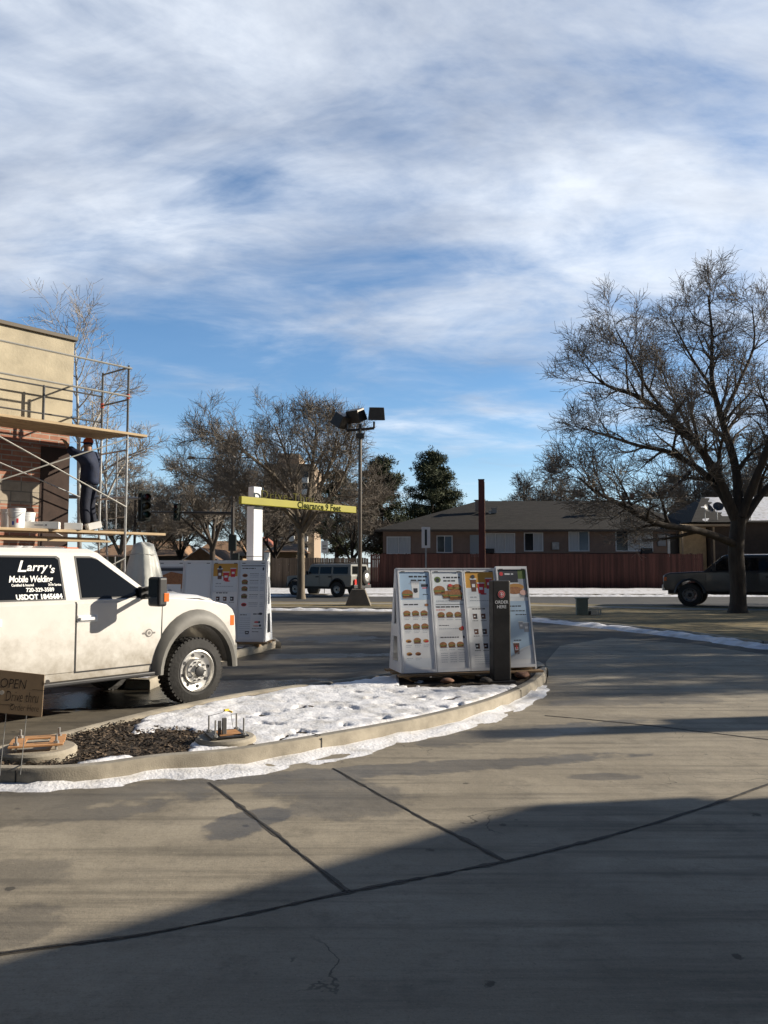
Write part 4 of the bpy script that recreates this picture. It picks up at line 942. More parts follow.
# service body boxes behind the cab
mb = MB(); mb.box((-4.42, -.93, 1.22), (2.6, .12, .36)); mb.box((-4.42, .93, 1.22), (2.6, .12, .36)); mb.box((-5.72, 0, 1.05), (.06, 1.9, .7)); mb.build('service_box', dirty_white, truck, bevel=.02)
for s in (-1, 1):
    mb = MB(); mb.box((-5.78, s * .85, .95), (.03, .12, .3)); mb.build('tail_light', red, truck, bevel=.01)

# grey pickup in the street on the right: nose towards the left
pk = at(690, 604, 35.2); PKS = 1.19
pp_ = truck_profile(.41, [-3.95, 0], -5.15, .52, 1.25, -.62, [(.58, .55), (.86, .58), (.93, .72), (.93, 1.02), (.88, 1.16), (.70, 1.23), (-.1, 1.27), (-.58, 1.29)], 1.30, ax=.50, bx=.54, tail=[(-3.0, 1.27), (-3.02, 1.38), (-5.15, 1.38)])
charc = mat('charcoal_paint', (.028, .028, .028), .3, coat=.4, var=.15, scale=2, dirt=((.06, .055, .05), .40, .85, .4))
S2 = dict(hw=.98, paint=charc, r=.42, profile=pp_, belt=1.27, roof=1.84, cab=(-3.0, -.42, -2.92, -1.12), lean=.20,
          windows=[([(-1.66, 1.32), (-.72, 1.32), (-1.16, 1.76), (-1.64, 1.77)], glass_d), ([(-2.66, 1.32), (-1.80, 1.32), (-1.80, 1.77), (-2.60, 1.76)], glass_d)],
          doors=[([(-1.72, .60), (-.66, .60), (-.58, .85), (-.58, 1.25), (-1.72, 1.25)], -1.58, 1.1), ([(-2.80, .80), (-2.55, .60), (-1.76, .60), (-1.76, 1.25), (-2.80, 1.25)], -2.66, 1.1)], seams=[(-1.74, .6, -1.74, 1.26), (-.565, .62, -.56, 1.26), (-2.82, .8, -2.82, 1.26)],
          wheels=[(0, False), (-3.95, False)], flares=[(0, .48, .52, .56, .61, .5), (-3.95, .48, .52, .56, .61, .5)], flare_m=charc, fl=.035, pan=(-2.0, 5.6, .50, .12), dark_rim=True, rimr=.62, wout=.01)
TH2 = R(180 - 28)      # front points left and slightly towards the camera
pick, pb = vehicle('pickup_truck', 'charcoal crew-cab pickup truck on the street behind the large bare tree', 'truck', (pk.x + .98 * PKS * math.sin(R(28)), pk.y + .98 * PKS * math.cos(R(28)), 0), TH2, S2)
pick.scale = (PKS, PKS, PKS)
mb = MB(); mb.box((.90, 0, .68), (.16, 1.9, .22)); mb.build('front_bumper', chrome, pick, bevel=.03)
mb = MB(); mb.box((.925, 0, 1.0), (.05, 1.1, .30), 0); mb.box((.945, 0, 1.0), (.03, 1.0, .05), 1); mb.build('grille', [dark, chrome], pick, bevel=.01)
for s in (-1, 1):
    mb = MB(); mb.box((.875, s * .80, 1.0), (.12, .34, .26)); hd = mb.build('headlight', mat('lamp_glass', (.55, .56, .56), .1), pick, bevel=.03)
    mb = MB(); mb.box((.85, s * .965, 1.0), (.10, .05, .14)); mb.build('side_marker', orange, hd, bevel=.01)
    mb = MB(); mb.tube([(-.82, s * .95, 1.38), (-.86, s * 1.18, 1.40)], .03, 6); mb.box((-.88, s * 1.25, 1.44), (.12, .2, .28)); mb.build('mirror', dark, pick, bevel=.02)
    mb = MB(); mb.box((-5.17, s * .88, 1.15), (.04, .14, .34)); mb.build('tail_light', red, pick, bevel=.01)
mb = MB(); mb.box((-5.20, 0, .62), (.14, 1.8, .18)); mb.build('rear_bumper', chrome, pick, bevel=.03)

mb = MB(); mb.prism([(-5.12, 1.385), (-3.06, 1.385), (-3.06, 1.88), (-3.15, 1.92), (-5.02, 1.92)], -.86, .86); tp_ = mb.build('bed_cap', charc, pick, bevel=.06, seg=3)
for s in (-1, 1): mb = MB(); mb.add([(-4.9, s * .864, 1.50), (-3.25, s * .864, 1.50), (-3.25, s * .864, 1.80), (-4.85, s * .864, 1.80)], [(0, 1, 2, 3)]); mb.build('cap_window', glass_d, tp_)
# boxy grey off-road wagon parked on the left; tail towards the camera's right
hb = at(325, 597, 46.8)
hr = .46
hp = [(-4.10, .62)] + ell_arch(-3.12, hr, .56, .62, .62, 12) + ell_arch(0, hr, .56, .62, .62, 12) + [(.60, .66), (.66, .85), (.64, 1.22), (.50, 1.26), (-.70, 1.30), (-.78, 1.34), (-4.05, 1.36), (-4.14, 1.30)]
tan_g = mat('dusty_pewter_paint', (.24, .235, .21), .35, coat=.3, var=.08, scale=2)
S3 = dict(hw=1.02, paint=tan_g, r=hr, profile=hp, bev=.03, belt=1.34, roof=1.93, cab=(-4.10, -.80, -4.04, -1.05), lean=.10,
          windows=[([(-1.72, 1.42), (-1.02, 1.42), (-1.14, 1.80), (-1.72, 1.80)], glass_d), ([(-2.66, 1.42), (-1.86, 1.42), (-1.86, 1.80), (-2.66, 1.80)], glass_d), ([(-3.86, 1.42), (-2.82, 1.42), (-2.82, 1.80), (-3.84, 1.80)], glass_d)],
          doors=[([(-1.80, .70), (-.92, .70), (-.86, .95), (-.86, 1.33), (-1.80, 1.33)], -1.66, 1.22), ([(-2.72, .95), (-2.55, .70), (-1.84, .70), (-1.84, 1.33), (-2.72, 1.33)], -2.6, 1.22)], seams=[(-1.82, .7, -1.82, 1.34), (-2.74, .95, -2.74, 1.34), (-.84, .8, -.84, 1.32)],
          wheels=[(0, False), (-3.12, False)], flares=[(0, .54, .60, .63, .69, .6), (-3.12, .54, .60, .63, .69, .6)], flare_m=dark, fl=.05, pan=(-1.8, 4.4, .55, .14), rimr=.5, dark_rim=False, wout=.02)
TH3 = R(180 - 31)
dv3 = Vector((math.cos(TH3), math.sin(TH3))); hc = Vector((hb.x, hb.y)) + dv3 * 1.5
hum, hbdy = vehicle('off_road_wagon', 'boxy grey four-door off-road wagon with a spare wheel on its tail, parked on the street', 'car', (hc.x, hc.y + .5, 0), TH3, S3)
hum.scale = (.95, .95, .95)
#  # spare wheel hangs on the tailgate
TT = Matrix.Translation((-4.24, -.25, 1.18)) @ Matrix.Rotation(-PI / 2, 4, 'Y')
mb = MB(); mb.lathe([(.24, -.02), (.30, .0), (.42, .02), (.45, .08), (.45, .18), (.40, .22), (.30, .235), (.25, .22)], 32, 0, TT, cap=True); sp_ = mb.build('spare_tyre', rubber, hum, smooth=False); smooth_angle(sp_, 35)
mb = MB(); mb.lathe([(.26, .236), (.24, .25), (.14, .235), (.10, .26), (.001, .262)], 24, 0, TT, cap=False); mb.build('rim', chrome, sp_, smooth=True)
mb = MB(); mb.box((-4.17, .62, .90), (.08, .22, .34)); mb.box((-4.17, -.80, .90), (.08, .2, .34)); mb.build('tail_light', red, hum, bevel=.02)
mb = MB(); mb.box((-4.20, 0, .64), (.22, 1.9, .22)); mb.build('rear_bumper', dark, hum, bevel=.03)
mb = MB(); mb.box((.70, 0, .72), (.18, 1.9, .26)); mb.build('front_bumper', dark, hum, bevel=.03)
mb = MB()
for s in (-1, 1): mb.tube([(-1.2, s * .75, 2.0), (-1.3, s * .75, 2.06), (-3.9, s * .75, 2.06), (-4.0, s * .75, 2.0)], .02, 6)
for xx in (-1.6, -2.3, -3.0, -3.7): mb.tube([(xx, -.75, 2.06), (xx, .75, 2.06)], .015, 6)
mb.build('roof_rack', dark, hum)
for s in (-1, 1): mb = MB(); mb.box((-.98, s * 1.14, 1.45), (.1, .18, .22)); mb.build('mirror', dark, hum, bevel=.02)

# ------------------------------------------------------------------ cardboard sign and bolt foundations
cb = gr(14, 770, .14)
t = thing('cardboard_sign', 'brown cardboard sign reading OPEN Drive thru Order Here on two thin wire stakes', 'sign', (cb.x, cb.y, .10), R(12))
card = mat('cardboard', (.30, .215, .135), .85, var=.12, scale=6)
mb = MB(); w_, h_ = .56, .315
cx0 = at(42, 700, 6.35); 
zt, zb2 = .80, .47
xr_ = .205
mb.prism([(-.40, zb2 + .055), (xr_ - .012, zb2 - .03), (xr_, zt - .03), (-.40, zt + .055)], -.004, .004); sg = mb.build('card', card, t, bevel=.0015, seg=1)
ink = mat('marker_ink', (.03, .02, .015), .7); mb = MB(); M = frame((0, -.0046, 0), (1, 0, -.11), (.11, 0, 1))
def tc_(bd, s_, x, y, sx=.9): text_into(mb, bd, s_, M @ Matrix.Translation((x, y, 0)), 0, .05, -.0008, sx=sx)
tc_('OPEN', .105, -.20, .665, .72); tc_('Drive thru', .115, -.145, .565, .50); tc_('Order Here', .072, -.10, .497, .60)
def stroke(pts, w=.004):
    for a_, b_ in zip(pts[:-1], pts[1:]):
        a2, b2 = Vector(a_), Vector(b_); d = (b2 - a2).normalized(); n = Vector((-d.y, d.x)) * w / 2
        mb.add([(*(a2 - n), .0003), (*(b2 - n), .0003), (*(b2 + n), .0003), (*(a2 + n), .0003)], [(0, 1, 2, 3)], 0, M)
stroke([(.045, .665), (.185, .665)]); stroke([(.155, .683), (.187, .665), (.155, .647)]); stroke([(-.30, .535), (-.08, .535)]); stroke([(-.1, .548), (-.08, .535), (-.1, .522)])
mb.build('handwriting', ink, sg)
mb = MB()
for x, y in ((.150, .735), (-.175, .625)): mb.lathe([(.017, .0), (.017, .0012)], 16, 0, M @ Matrix.Translation((x, y, 0)))
mb.build('tape_dot', mat('pale_tape', (.5, .47, .42), .6), sg)
for xx, ln_ in ((-.075, .04), (.075, .03)):
    mb = MB(); mb.tube([(xx - .03, .012, 0.0), (xx, .012, .42), (xx + .004, .012, .60)], .0035, 6); mb.build('wire_stake', steel, t)

ply = mat('orange_plywood', (.50, .25, .10), .7, var=.2, scale=4, stretch=(.5, 4, 1))
rusty = mat('rusty_steel', (.28, .13, .06), .8, var=.35, scale=12)
def foundation(label, p, R0, hgt, kind, rz):
    t = thing('bolt_foundation', label, 'concrete footing', (p.x, p.y, .08), rz, 'round concrete footings with anchor bolts')
    mb = MB(); mb.lathe([(R0, 0), (R0, hgt - .02), (R0 - .02, hgt), (R0 * .5, hgt + .004), (0.001, hgt + .006)], 40, 0, None, cap=False)
    o = mb.build('concrete_pier', concrete, t); smooth_angle(o, 35)
    a = .155 if kind == 0 else .13
    bolts = [(-a, -a), (a, -a), (a, a), (-a, a)]
    zt_ = hgt + (.05 if kind == 0 else .02)
    if kind == 0:
        mb = MB(); o_ = a + .055
        for (c, d) in (((0, -a, zt_), (2 * o_, .12, .012)), ((0, a, zt_), (2 * o_, .12, .012)), ((-a, 0, zt_ + .001), (.12, 2 * a - .12, .0125)), ((a, 0, zt_ + .001), (.12, 2 * a - .12, .0125))): mb.box(c, d)
        mb.build('template_plate', ply, t)
    else:
        mb = MB(); mb.box((0, 0, zt_), (2 * a + .08, 2 * a + .08, .012)); mb.build('template_plate', dark, t)
        mb = MB()
        for k in range(4): mb.box((0.02, -.09 + k * .06, zt_ + .009), (.2, .045, .006))
        mb.build('wood_slat', ply, t)
    for i, (x, y) in enumerate(bolts):
        mb = MB(); top = zt_ + (.075 if kind == 0 else .155); x_ = x; r_ = .010 if kind == 0 else .008
        mb.tube([(x, y, hgt - .01), (x, y, top)], r_, 10)
        for k, zz in enumerate((zt_ - .016, zt_ + .010)): mb.lathe([(.022, 0), (.022, .016)], 6, 0, Matrix.Translation((x, y, zz)))
        mb.lathe([(.026, 0), (.026, .003)], 12, 0, Matrix.Translation((x, y, zt_ + .0065)))
        mb.build('anchor_bolt', steel, t)
    if kind == 1:
        mb = MB(); mb.box((-.03, -.05, zt_ + .08), (.04, .03, .15)); mb.box((-.075, -.06, zt_ + .07), (.03, .02, .13)); mb.build('conduit_stub', mat('grey_conduit', (.12, .12, .12), .6), t, bevel=.004)
        mb = MB(); mb.tube([(-a, a, zt_ + .15), (-.04, .02, zt_ + .19), (.0, 0, zt_ + .22)], .002, 4); mb.tube([(a, a, zt_ + .15), (.05, .02, zt_ + .17), (.06, -.02, zt_ + .05)], .002, 4); mb.build('loose_wire', dark, t)
        mb = MB(); mb.box((-.0, .0, zt_ + .215), (.05, .02, .018), rz=.5); mb.box((.035, .01, zt_ + .20), (.05, .015, .014), rz=-.6, ry=.3); mb.build('flagging_tape', mat('yellow_tape', (.75, .55, .05), .6), t)
foundation('round concrete footing with orange plywood template beneath the cardboard sign', gr(38, 747, .19), .315, .11, 0, R(18))
foundation('round concrete footing with tall bare anchor bolts and yellow tape, between mulch and snow', gr(226, 736, .17), .275, .09, 1, R(25))

# ------------------------------------------------------------------ building with scaffold on the left
o_post = Vector((-5.18, 16.0)); td = Vector((math.cos(TH), math.sin(TH))); nd = Vector((math.sin(TH), -math.cos(TH)))
BC = o_post - nd * 1.3 - td * .51          # near corner of the facade
bt = thing('restaurant_building', 'building under renovation with tan stucco parapet over red and grey block wall, far left', 'building', (BC.x, BC.y, 0), TH)
stucco = mat('tan_stucco', (.43, .375, .27), .9, var=.22, scale=1.6, bump=.25, bscale=25)
redb = brick_mat('red_block', (.30, .125, .08), (.36, .17, .11), (.34, .30, .25), .40, .10)
greyb = brick_mat('grey_block', (.30, .26, .20), (.36, .31, .24), (.20, .18, .15), .40, .20)
LW = 14
mb = MB()      # local: x along wall (negative = towards camera), y>0 into the building
def wb(x0, x1, y0, y1, z0, z1): mb.box(((x0 + x1) / 2, (y0 + y1) / 2, (z0 + z1) / 2), (x1 - x0, y1 - y0, z1 - z0))
wb(-LW, 0, 0, 8, 0, 2.95); wb(-LW, 0, .0, 8, 3.40, 4.15); mb.build('red_block_wall', redb, bt)
mb = MB(); wb(-LW, 0.003, -.003, 8, 2.95, 3.40); mb.build('grey_block_band', greyb, bt)
mb = MB(); wb(-LW, -.0, .03, 7.9, 4.15, 4.52); mb.build('upper_block_course', redb, bt)
mb = MB(); wb(-LW, .0, -.06, 8, 4.52, 6.42); mb.build('stucco_parapet', stucco, bt, bevel=.01)
mb = MB(); wb(-LW - .05, .05, -.12, 8.05, 6.42, 6.50); mb.build('coping', mat('dark_coping', (.10, .08, .055), .6), bt, bevel=.008)
mb = MB(); wb(-.62, -.005, -.012, 0, .0, 4.15); mb.build('wall_shadow_strip', mat('painted_wall_shadow', (.045, .028, .022), .9, var=.3, scale=4), bt)  # dark strip painting the shadow of plank and worker beside the corner
wood2 = mat('scaffold_plank_wood', (.44, .33, .20), .85, var=.2, scale=3, stretch=(.4, 5, 5), bump=.3)
sc = thing('scaffold', 'steel tube scaffold with guard rails against the building wall', 'scaffold', (o_post.x, o_post.y, 0), TH)
alum = mat('brace_alloy', (.52, .50, .44), .4, .6, var=.15, scale=5)
dks = mat('dark_scaffold_paint', (.10, .10, .10), .5, .4, var=.3, scale=6)
# local: x along wall, outer row y=0, inner row y=+1.0
for fi, sx in enumerate((0, -3.0, -6.0, -9.0)):
    mb = MB()
    for yy in (0, .97):
        mb.tube([(sx, yy, 0), (sx, yy, 4.36)], .024, 8); mb.box((sx, yy, .01), (.12, .12, .02))
    for lv_ in (0, 2.12):
        for zz in (.35, 1.0, 1.95): mb.tube([(sx, 0, lv_ + zz), (sx, .97, lv_ + zz)], .019, 6)
        mb.tube([(sx, .35, lv_ + .35), (sx, .35, lv_ + 1.95)], .015, 6)
        for zz in (.6, .9, 1.2, 1.5): mb.tube([(sx, 0, lv_ + zz), (sx, .35, lv_ + zz)], .012, 6)
        mb.tube([(sx, .97, lv_ + 1.1), (sx, .35, lv_ + 1.75)], .012, 6)
    mb.build('scaffold_frame', steel if fi else [steel], sc)
    mb = MB(); mb.tube([(sx, 0, 4.36), (sx, 0, 5.80)], .024, 8)
    if fi == 0: mb.tube([(sx, .97, 4.36), (sx, .97, 5.80)], .024, 8); mb.tube([(sx, 0, 5.76), (sx, .97, 5.76)], .018, 6); mb.tube([(sx, 0, 5.10), (sx, .97, 5.10)], .018, 6)
    mb.build('guard_post', dks, sc)
for i in range(3):
    x0, x1 = -3 * i, -3 * (i + 1)
    for lv_ in ((2.92, 4.22), (4.30, 3.05), (.5, 1.9), (1.9, .5)):
        mb = MB(); yy = -.02 if lv_[0] < lv_[1] else -.035
        mb.tube([(x0, yy, lv_[0]), (x1, yy, lv_[1])], .013, 6); mb.build('cross_brace', alum, sc)
    mb = MB(); mb.tube([(x0, .99, 3.0), (x1, .99, 4.0)], .013, 6); mb.build('cross_brace', steel, sc)
for zz, yy in ((5.74, -.03), (5.16, -.03)):
    mb = MB(); mb.tube([(.05, yy, zz), (-9.1, yy, zz)], .02, 6); mb.build('guard_rail', alum, sc)
for zz in (5.30, 4.75):
    mb = MB(); mb.tube([(0, .99, zz), (-9.1, .99, zz)], .018, 6); mb.build('guard_rail', dks, sc)
mb = MB(); mb.tube([(-1.26, .99, 4.45), (-1.26, .99, 5.32)], .026, 6); mb.build('guard_post', dks, sc)
for q in ((0, 0, 5.16), (0, .97, 5.1)): mb = MB(); mb.tube([(q[0], q[1], q[2] - .05), (q[0], q[1], q[2] + .05)], .036, 8); mb.build('coupler', mat('red_coupler', (.4, .06, .03), .5), sc)
def W3(x, y): v = o_post + td * x - nd * y; return v
for i, (y_, z_, x0, x1, lb) in enumerate([(.10, 4.41, -6, .45, 'upper scaffold plank along the outer edge of the top deck'), (.37, 4.411, -6, .12, 'upper scaffold plank, second from the outer edge'), (.64, 4.409, -6, .05, 'upper scaffold plank, third from the outer edge'),
                                          (.90, 4.41, -6, .0, 'upper scaffold plank next to the wall'),
                                          (.12, 2.40, -6, .95, 'lower scaffold plank at the outer edge, sticking out past the end post'), (.40, 2.401, -6, .10, 'lower scaffold plank under the white boxes'), (.68, 2.40, -6, .15, 'lower scaffold plank under the worker\'s boots')]):
    c = W3((x0 + x1) / 2, y_); mb = MB(); mb.box((0, 0, 0), (x1 - x0, .25, .05)); o = mb.build('scaffold_plank', wood2, None, bevel=.004); o.location = (c.x, c.y, z_); o.rotation_euler = (0, 0, TH + (R(.6) if i % 2 else 0))
    tag(o, lb, 'plank', 'planks laid on the scaffold')

# things on the lower deck: put them by pixel position along the outer plank
def deck(px, yoff):
    # find x (along wall) where the deck line at yoff projects to px
    r_ = (px - 384) / F; b_ = o_post - nd * yoff; s_ = (b_.x - r_ * b_.y) / (td.x - r_ * td.y); v = b_ - td * s_; return Vector((v.x, v.y, 2.426))
def bucket(px, lb, s_, yo):
    p = deck(px, yo); t = thing('bucket', lb, 'bucket', p, R(rnd.uniform(0, 360)), 'buckets on the lower scaffold deck'); r_, h = .145 * s_, .36 * s_
    mb = MB(); mb.lathe([(r_ * .88, 0), (r_ * .98, h * .78), (r_ * 1.05, h * .79), (r_ * 1.0, h * .83), (r_ * 1.05, h * .88), (r_ * 1.03, h), (r_ * .97, h), (r_ * .9, .02)], 32, 0); o = mb.build('pail', plastic_w, t); smooth_angle(o, 35)
    mb = MB(); mb.tube([(r_ * 1.07 * math.cos(a), r_ * 1.07 * math.sin(a), h * .82 - .12 * math.sin(a) ** 2 * (1 if math.sin(a) < 0 else 0)) for a in [PI * i / 10 + PI for i in range(11)]], .004, 6); mb.build('handle', steel, t)
    return t, r_, h
bk, r_, h = bucket(16, 'white plastic bucket with blue and red print, right-hand front bucket on the lower scaffold deck', 1.0, .22)
bk.rotation_euler = (0, 0, 0)
for (a0, a1, z0, z1, mi) in ((-100, -84, .05, .12, 0), (-66, -52, .09, .17, 1)):
    mb = MB()
    for k in range(4):
        b0 = R(a0 + (a1 - a0) * k / 4); b1 = R(a0 + (a1 - a0) * (k + 1) / 4); q = lambda z: r_ * (.88 + .1 * z / (h * .78)) + .002
        mb.add([(q(z0) * math.cos(b0), q(z0) * math.sin(b0), z0), (q(z0) * math.cos(b1), q(z0) * math.sin(b1), z0), (q(z1) * math.cos(b1), q(z1) * math.sin(b1), z1), (q(z1) * math.cos(b0), q(z1) * math.sin(b0), z1)], [(0, 1, 2, 3)], 0)
    mb.build('print_patch', [mat('print_blue', (.05, .10, .5), .5), PAL[RD]][mi], bk)
bucket(8, 'white plastic bucket standing leftmost on the lower scaffold deck', 1.0, .62)
bucket(27, 'white plastic bucket just behind the printed one on the lower scaffold deck', .9, .66)
def carton(px, lb, w, d, h, rz, tilt=0, yo=.3, flap=False, mark=False):
    p = deck(px, yo); t = thing('carton', lb, 'box', p, rz, 'white cartons on the lower scaffold deck'); cm = mat('white_card', (.72, .71, .68), .7, var=.06, scale=5)
    M = Matrix.Translation((0, 0, h / 2 + abs(math.sin(tilt)) * w / 2)) @ Matrix.Rotation(tilt, 4, 'Y'); mb = MB(); mb.box((0, 0, 0), (w, d, h), M=M); mb.build('box_body', cm, t, bevel=.004, seg=1)
    mb = MB(); mb.box((0, 0, h / 2 + .002), (w * .98, .05, .0015), M=M); mb.build('packing_tape', mat('tan_tape', (.45, .36, .22), .4), t)
    if flap: mb = MB(); mb.box((w / 2 + .045, 0, -.0), (.11, d * .9, .006), M=M @ Matrix.Rotation(.5, 4, 'Y')); mb.build('open_flap', cm, t)
    if mark:
        mb = MB(); mb.add([(-.12, -d / 2 - .002, -.005), (.03, -d / 2 - .002, -.005), (.03, -d / 2 - .002, .008), (-.12, -d / 2 - .002, .008)], [(0, 1, 2, 3)], 0, M); mb.lathe([(.015, 0), (.015, .001)], 12, 0, M @ frame((.08, -d / 2 - .002, .003), (1, 0, 0), (0, 0, 1))); mb.build('printed_mark', PAL[K], t)
carton(42, 'long white carton with a small black print, beside the buckets on the scaffold', .60, .22, .13, R(14), yo=.15, flap=True, mark=True)
carton(73, 'white carton in the middle of the row on the scaffold deck', .32, .24, .13, R(20), yo=.12)
carton(93, 'small tilted white carton at the worker\'s feet', .26, .2, .13, R(40), tilt=R(-14), yo=.12)
# bundle of planks/poles stored below the deck, seen over the truck roof
mb = MB(); c = W3(-3.2, .3)
for k in range(3): mb.box((0, k * .2 - .2, k * .03), (5.8, .15, .04))
o = mb.build('stored_timber', wood2, None, bevel=.004); o.location = (c.x, c.y, 2.22); o.rotation_euler = (0, 0, TH); tag(o, 'tan timber boards hung just under the lower scaffold deck', 'timber')

# ------------------------------------------------------------------ worker on the scaffold
def skin(name, verts, edges, rad, m, parent, root=0, sub=2):
    me = bpy.data.meshes.new(name); me.from_pydata([Vector(v) for v in verts], edges, []); me.materials.append(m)
    o = bpy.data.objects.new(name, me); COL.objects.link(o); o.parent = parent
    md = o.modifiers.new('skin', 'SKIN'); md.use_smooth_shade = True
    if not me.skin_vertices: 
        bm = bmesh.new(); bm.from_mesh(me); bm.verts.layers.skin.verify(); bm.to_mesh(me); bm.free()
    for i, sv in enumerate(me.skin_vertices[0].data):
        r_ = rad[i]; sv.radius = r_ if isinstance(r_, tuple) else (r_, r_); sv.use_root = (i == root); sv.use_loose = False
    o.modifiers.new('sub', 'SUBSURF').levels = sub; o.modifiers['sub'].render_levels = sub
    return o
wpos = deck(88, .45)
pw = thing('person', 'worker in dark navy coveralls and orange cap reaching up to the wall on the scaffold', 'person', (wpos.x, wpos.y, 2.426), R(180 - 12))
skin_c = mat('skin', (.42, .24, .16), .6, var=.1, scale=10); navy = mat('navy_workwear', (.008, .015, .042), .8, var=.35, scale=5, bump=.6, bscale=9); navy2 = mat('dark_navy_trousers', (.006, .009, .022), .85, var=.35, scale=5, bump=.6, bscale=9)
# x forward (towards the wall), y left, z up; both arms up and forward
V = [(0, 0, .98), (0, 0, 1.12), (.01, 0, 1.28), (.02, 0, 1.45), (.04, 0, 1.56), (.05, 0, 1.66), (.06, 0, 1.78),
     (.02, .19, 1.46), (.18, .23, 1.52), (.36, .20, 1.66), (.42, .19, 1.74), (.02, -.19, 1.46), (.20, -.22, 1.50), (.40, -.16, 1.58), (.48, -.15, 1.63),
     (0, .10, .92), (.02, .11, .50), (-.02, .12, .10), (.12, .13, .04), (0, -.10, .92), (.05, -.12, .50), (-.02, -.13, .10), (.12, -.14, .04)]
E = [(0, 1), (1, 2), (2, 3), (3, 4), (4, 5), (5, 6), (3, 7), (7, 8), (8, 9), (9, 10), (3, 11), (11, 12), (12, 13), (13, 14), (0, 15), (15, 16), (16, 17), (17, 18), (0, 19), (19, 20), (20, 21), (21, 22)]
Rr = [(.10, .09), (.11, .095), (.135, .11), (.13, .10), .06, .092, .085, .065, .048, .038, .03, .065, .048, .038, .03, .09, .065, .045, .04, .09, .065, .045, .04]
skin('body', V, E, Rr, skin_c, pw)
# face details on the body thing
mb = MB(); mb.lathe([(.0, 1.60 - 1.60), (.01, 0)], 6); 
face = MB(); face.box((.138, 0, 1.70), (.03, .022, .04)); face.build('nose', skin_c, pw, bevel=.008)
for s in (-1, 1):
    e_ = MB(); e_.lathe([(.001, -.006), (.009, 0), (.001, .006)], 10, 0, Matrix.Translation((.125, s * .03, 1.725))); e_.build('eye', dark, pw)
    e_ = MB(); e_.lathe([(.001, -.03), (.022, -.01), (.025, .012), (.001, .028)], 10, 0, Matrix.Translation((.05, s * .078, 1.70))); e_.build('ear', skin_c, pw)
e_ = MB(); e_.box((.125, 0, 1.655), (.008, .045, .008)); e_.build('mouth', mat('lips', (.25, .10, .08), .6), pw)
e_ = MB(); e_.lathe([(.088, -.01), (.092, .03), (.082, .075), (.05, .105), (.001, .115)], 20, 0, Matrix.Translation((.05, 0, 1.745))); hair = e_.build('hood', navy, pw, smooth=True)
e_ = MB(); e_.lathe([(.096, 0), (.099, .03), (.085, .07), (.05, .095), (.001, .10)], 20, 0, Matrix.Translation((.045, 0, 1.775))); e_.box((.145, 0, 1.785), (.10, .13, .012)); e_.build('cap', mat('orange_cap', (.55, .10, .03), .7), pw, smooth=False)
jv = [(0, 0, .90), (0, 0, 1.0), (0, 0, 1.14), (.01, 0, 1.30), (.02, 0, 1.46), (.035, 0, 1.545), (.02, .19, 1.47), (.18, .235, 1.52), (.35, .203, 1.65), (.02, -.19, 1.47), (.20, -.225, 1.50), (.39, -.163, 1.575)]
je = [(0, 1), (1, 2), (2, 3), (3, 4), (4, 5), (4, 6), (6, 7), (7, 8), (4, 9), (9, 10), (10, 11)]
skin('jacket', jv, je, [(.205, .17), (.21, .175), (.205, .17), (.215, .165), (.20, .15), .10, .125, .10, .082, .125, .10, .082], navy, pw)
tv = [(0, 0, 1.02), (0, .09, .86), (.025, .11, .50), (-.02, .12, .10), (0, -.09, .86), (.055, -.12, .50), (-.02, -.13, .10)]
skin('trousers', tv, [(0, 1), (1, 2), (2, 3), (0, 4), (4, 5), (5, 6)], [(.13, .12), .115, .105, .098, .115, .105, .098], navy2, pw)
for s, xx in ((1, .12), (-1, -.135)):
    skin('boot', [(-.03, xx, .13), (-.03, xx, .05), (.06, xx, .045), (.15, xx * 1.03, .035)], [(0, 1), (1, 2), (2, 3)], [.058, .055, .048, .036], dark, pw)
for (hx, hy, hz) in ((.42, .19, 1.74), (.48, -.15, 1.63)):
    g = MB(); d = Vector((.62, 0, .78)).normalized(); sd = Vector((0, 1, 0)); up = d.cross(sd); T = Matrix((d, sd, up)).transposed().to_4x4(); T.translation = (hx - .01, hy, hz)
    g.box((.035, 0, 0), (.09, .085, .035), M=T)
    for k, (yy, l_) in enumerate(((-.034, .07), (-.012, .085), (.011, .08), (.033, .062))):
        pts = [T @ Vector(q) for q in ((.075, yy, 0), (.075 + l_ * .5, yy, -.008), (.075 + l_ * .85, yy, -.030), (.075 + l_, yy, -.045))]; g.tube(pts, [.012, .011, .010, .008], 6)
    g.tube([T @ Vector(q) for q in ((.01, -.04, -.005), (.04, -.065, -.02), (.075, -.07, -.035))], [.014, .012, .009], 6)
    g.build('glove', mat('work_glove', (.30, .22, .13), .85), pw, bevel=.006)

# ------------------------------------------------------------------ poles, signs, signals
bz = mat('dark_bronze_paint', (.055, .045, .038), .4, .3, var=.2, scale=3)
lpn = gr(358, 606)
t = thing('light_pole', 'tall dark parking lot light pole with three box floodlights on a tapered concrete base', 'light pole', (lpn.x, lpn.y + .5, 0))
sc_ = 1.0
D_ = lpn.y + .5
hz_ = lambda py: at(360, py, D_).z
mb = MB(); w0, w1, hb_ = .58, .30, hz_(589)
mb.add([(-w0, -w0, 0), (w0, -w0, 0), (w0, w0, 0), (-w0, w0, 0), (-w1, -w1, hb_), (w1, -w1, hb_), (w1, w1, hb_), (-w1, w1, hb_)], [(3, 2, 1, 0), (4, 5, 6, 7), (0, 1, 5, 4), (1, 2, 6, 5), (2, 3, 7, 6), (3, 0, 4, 7)]); mb.build('concrete_base', mat('dark_concrete', (.20, .175, .14), .9, var=.2, scale=2), t, bevel=.03)
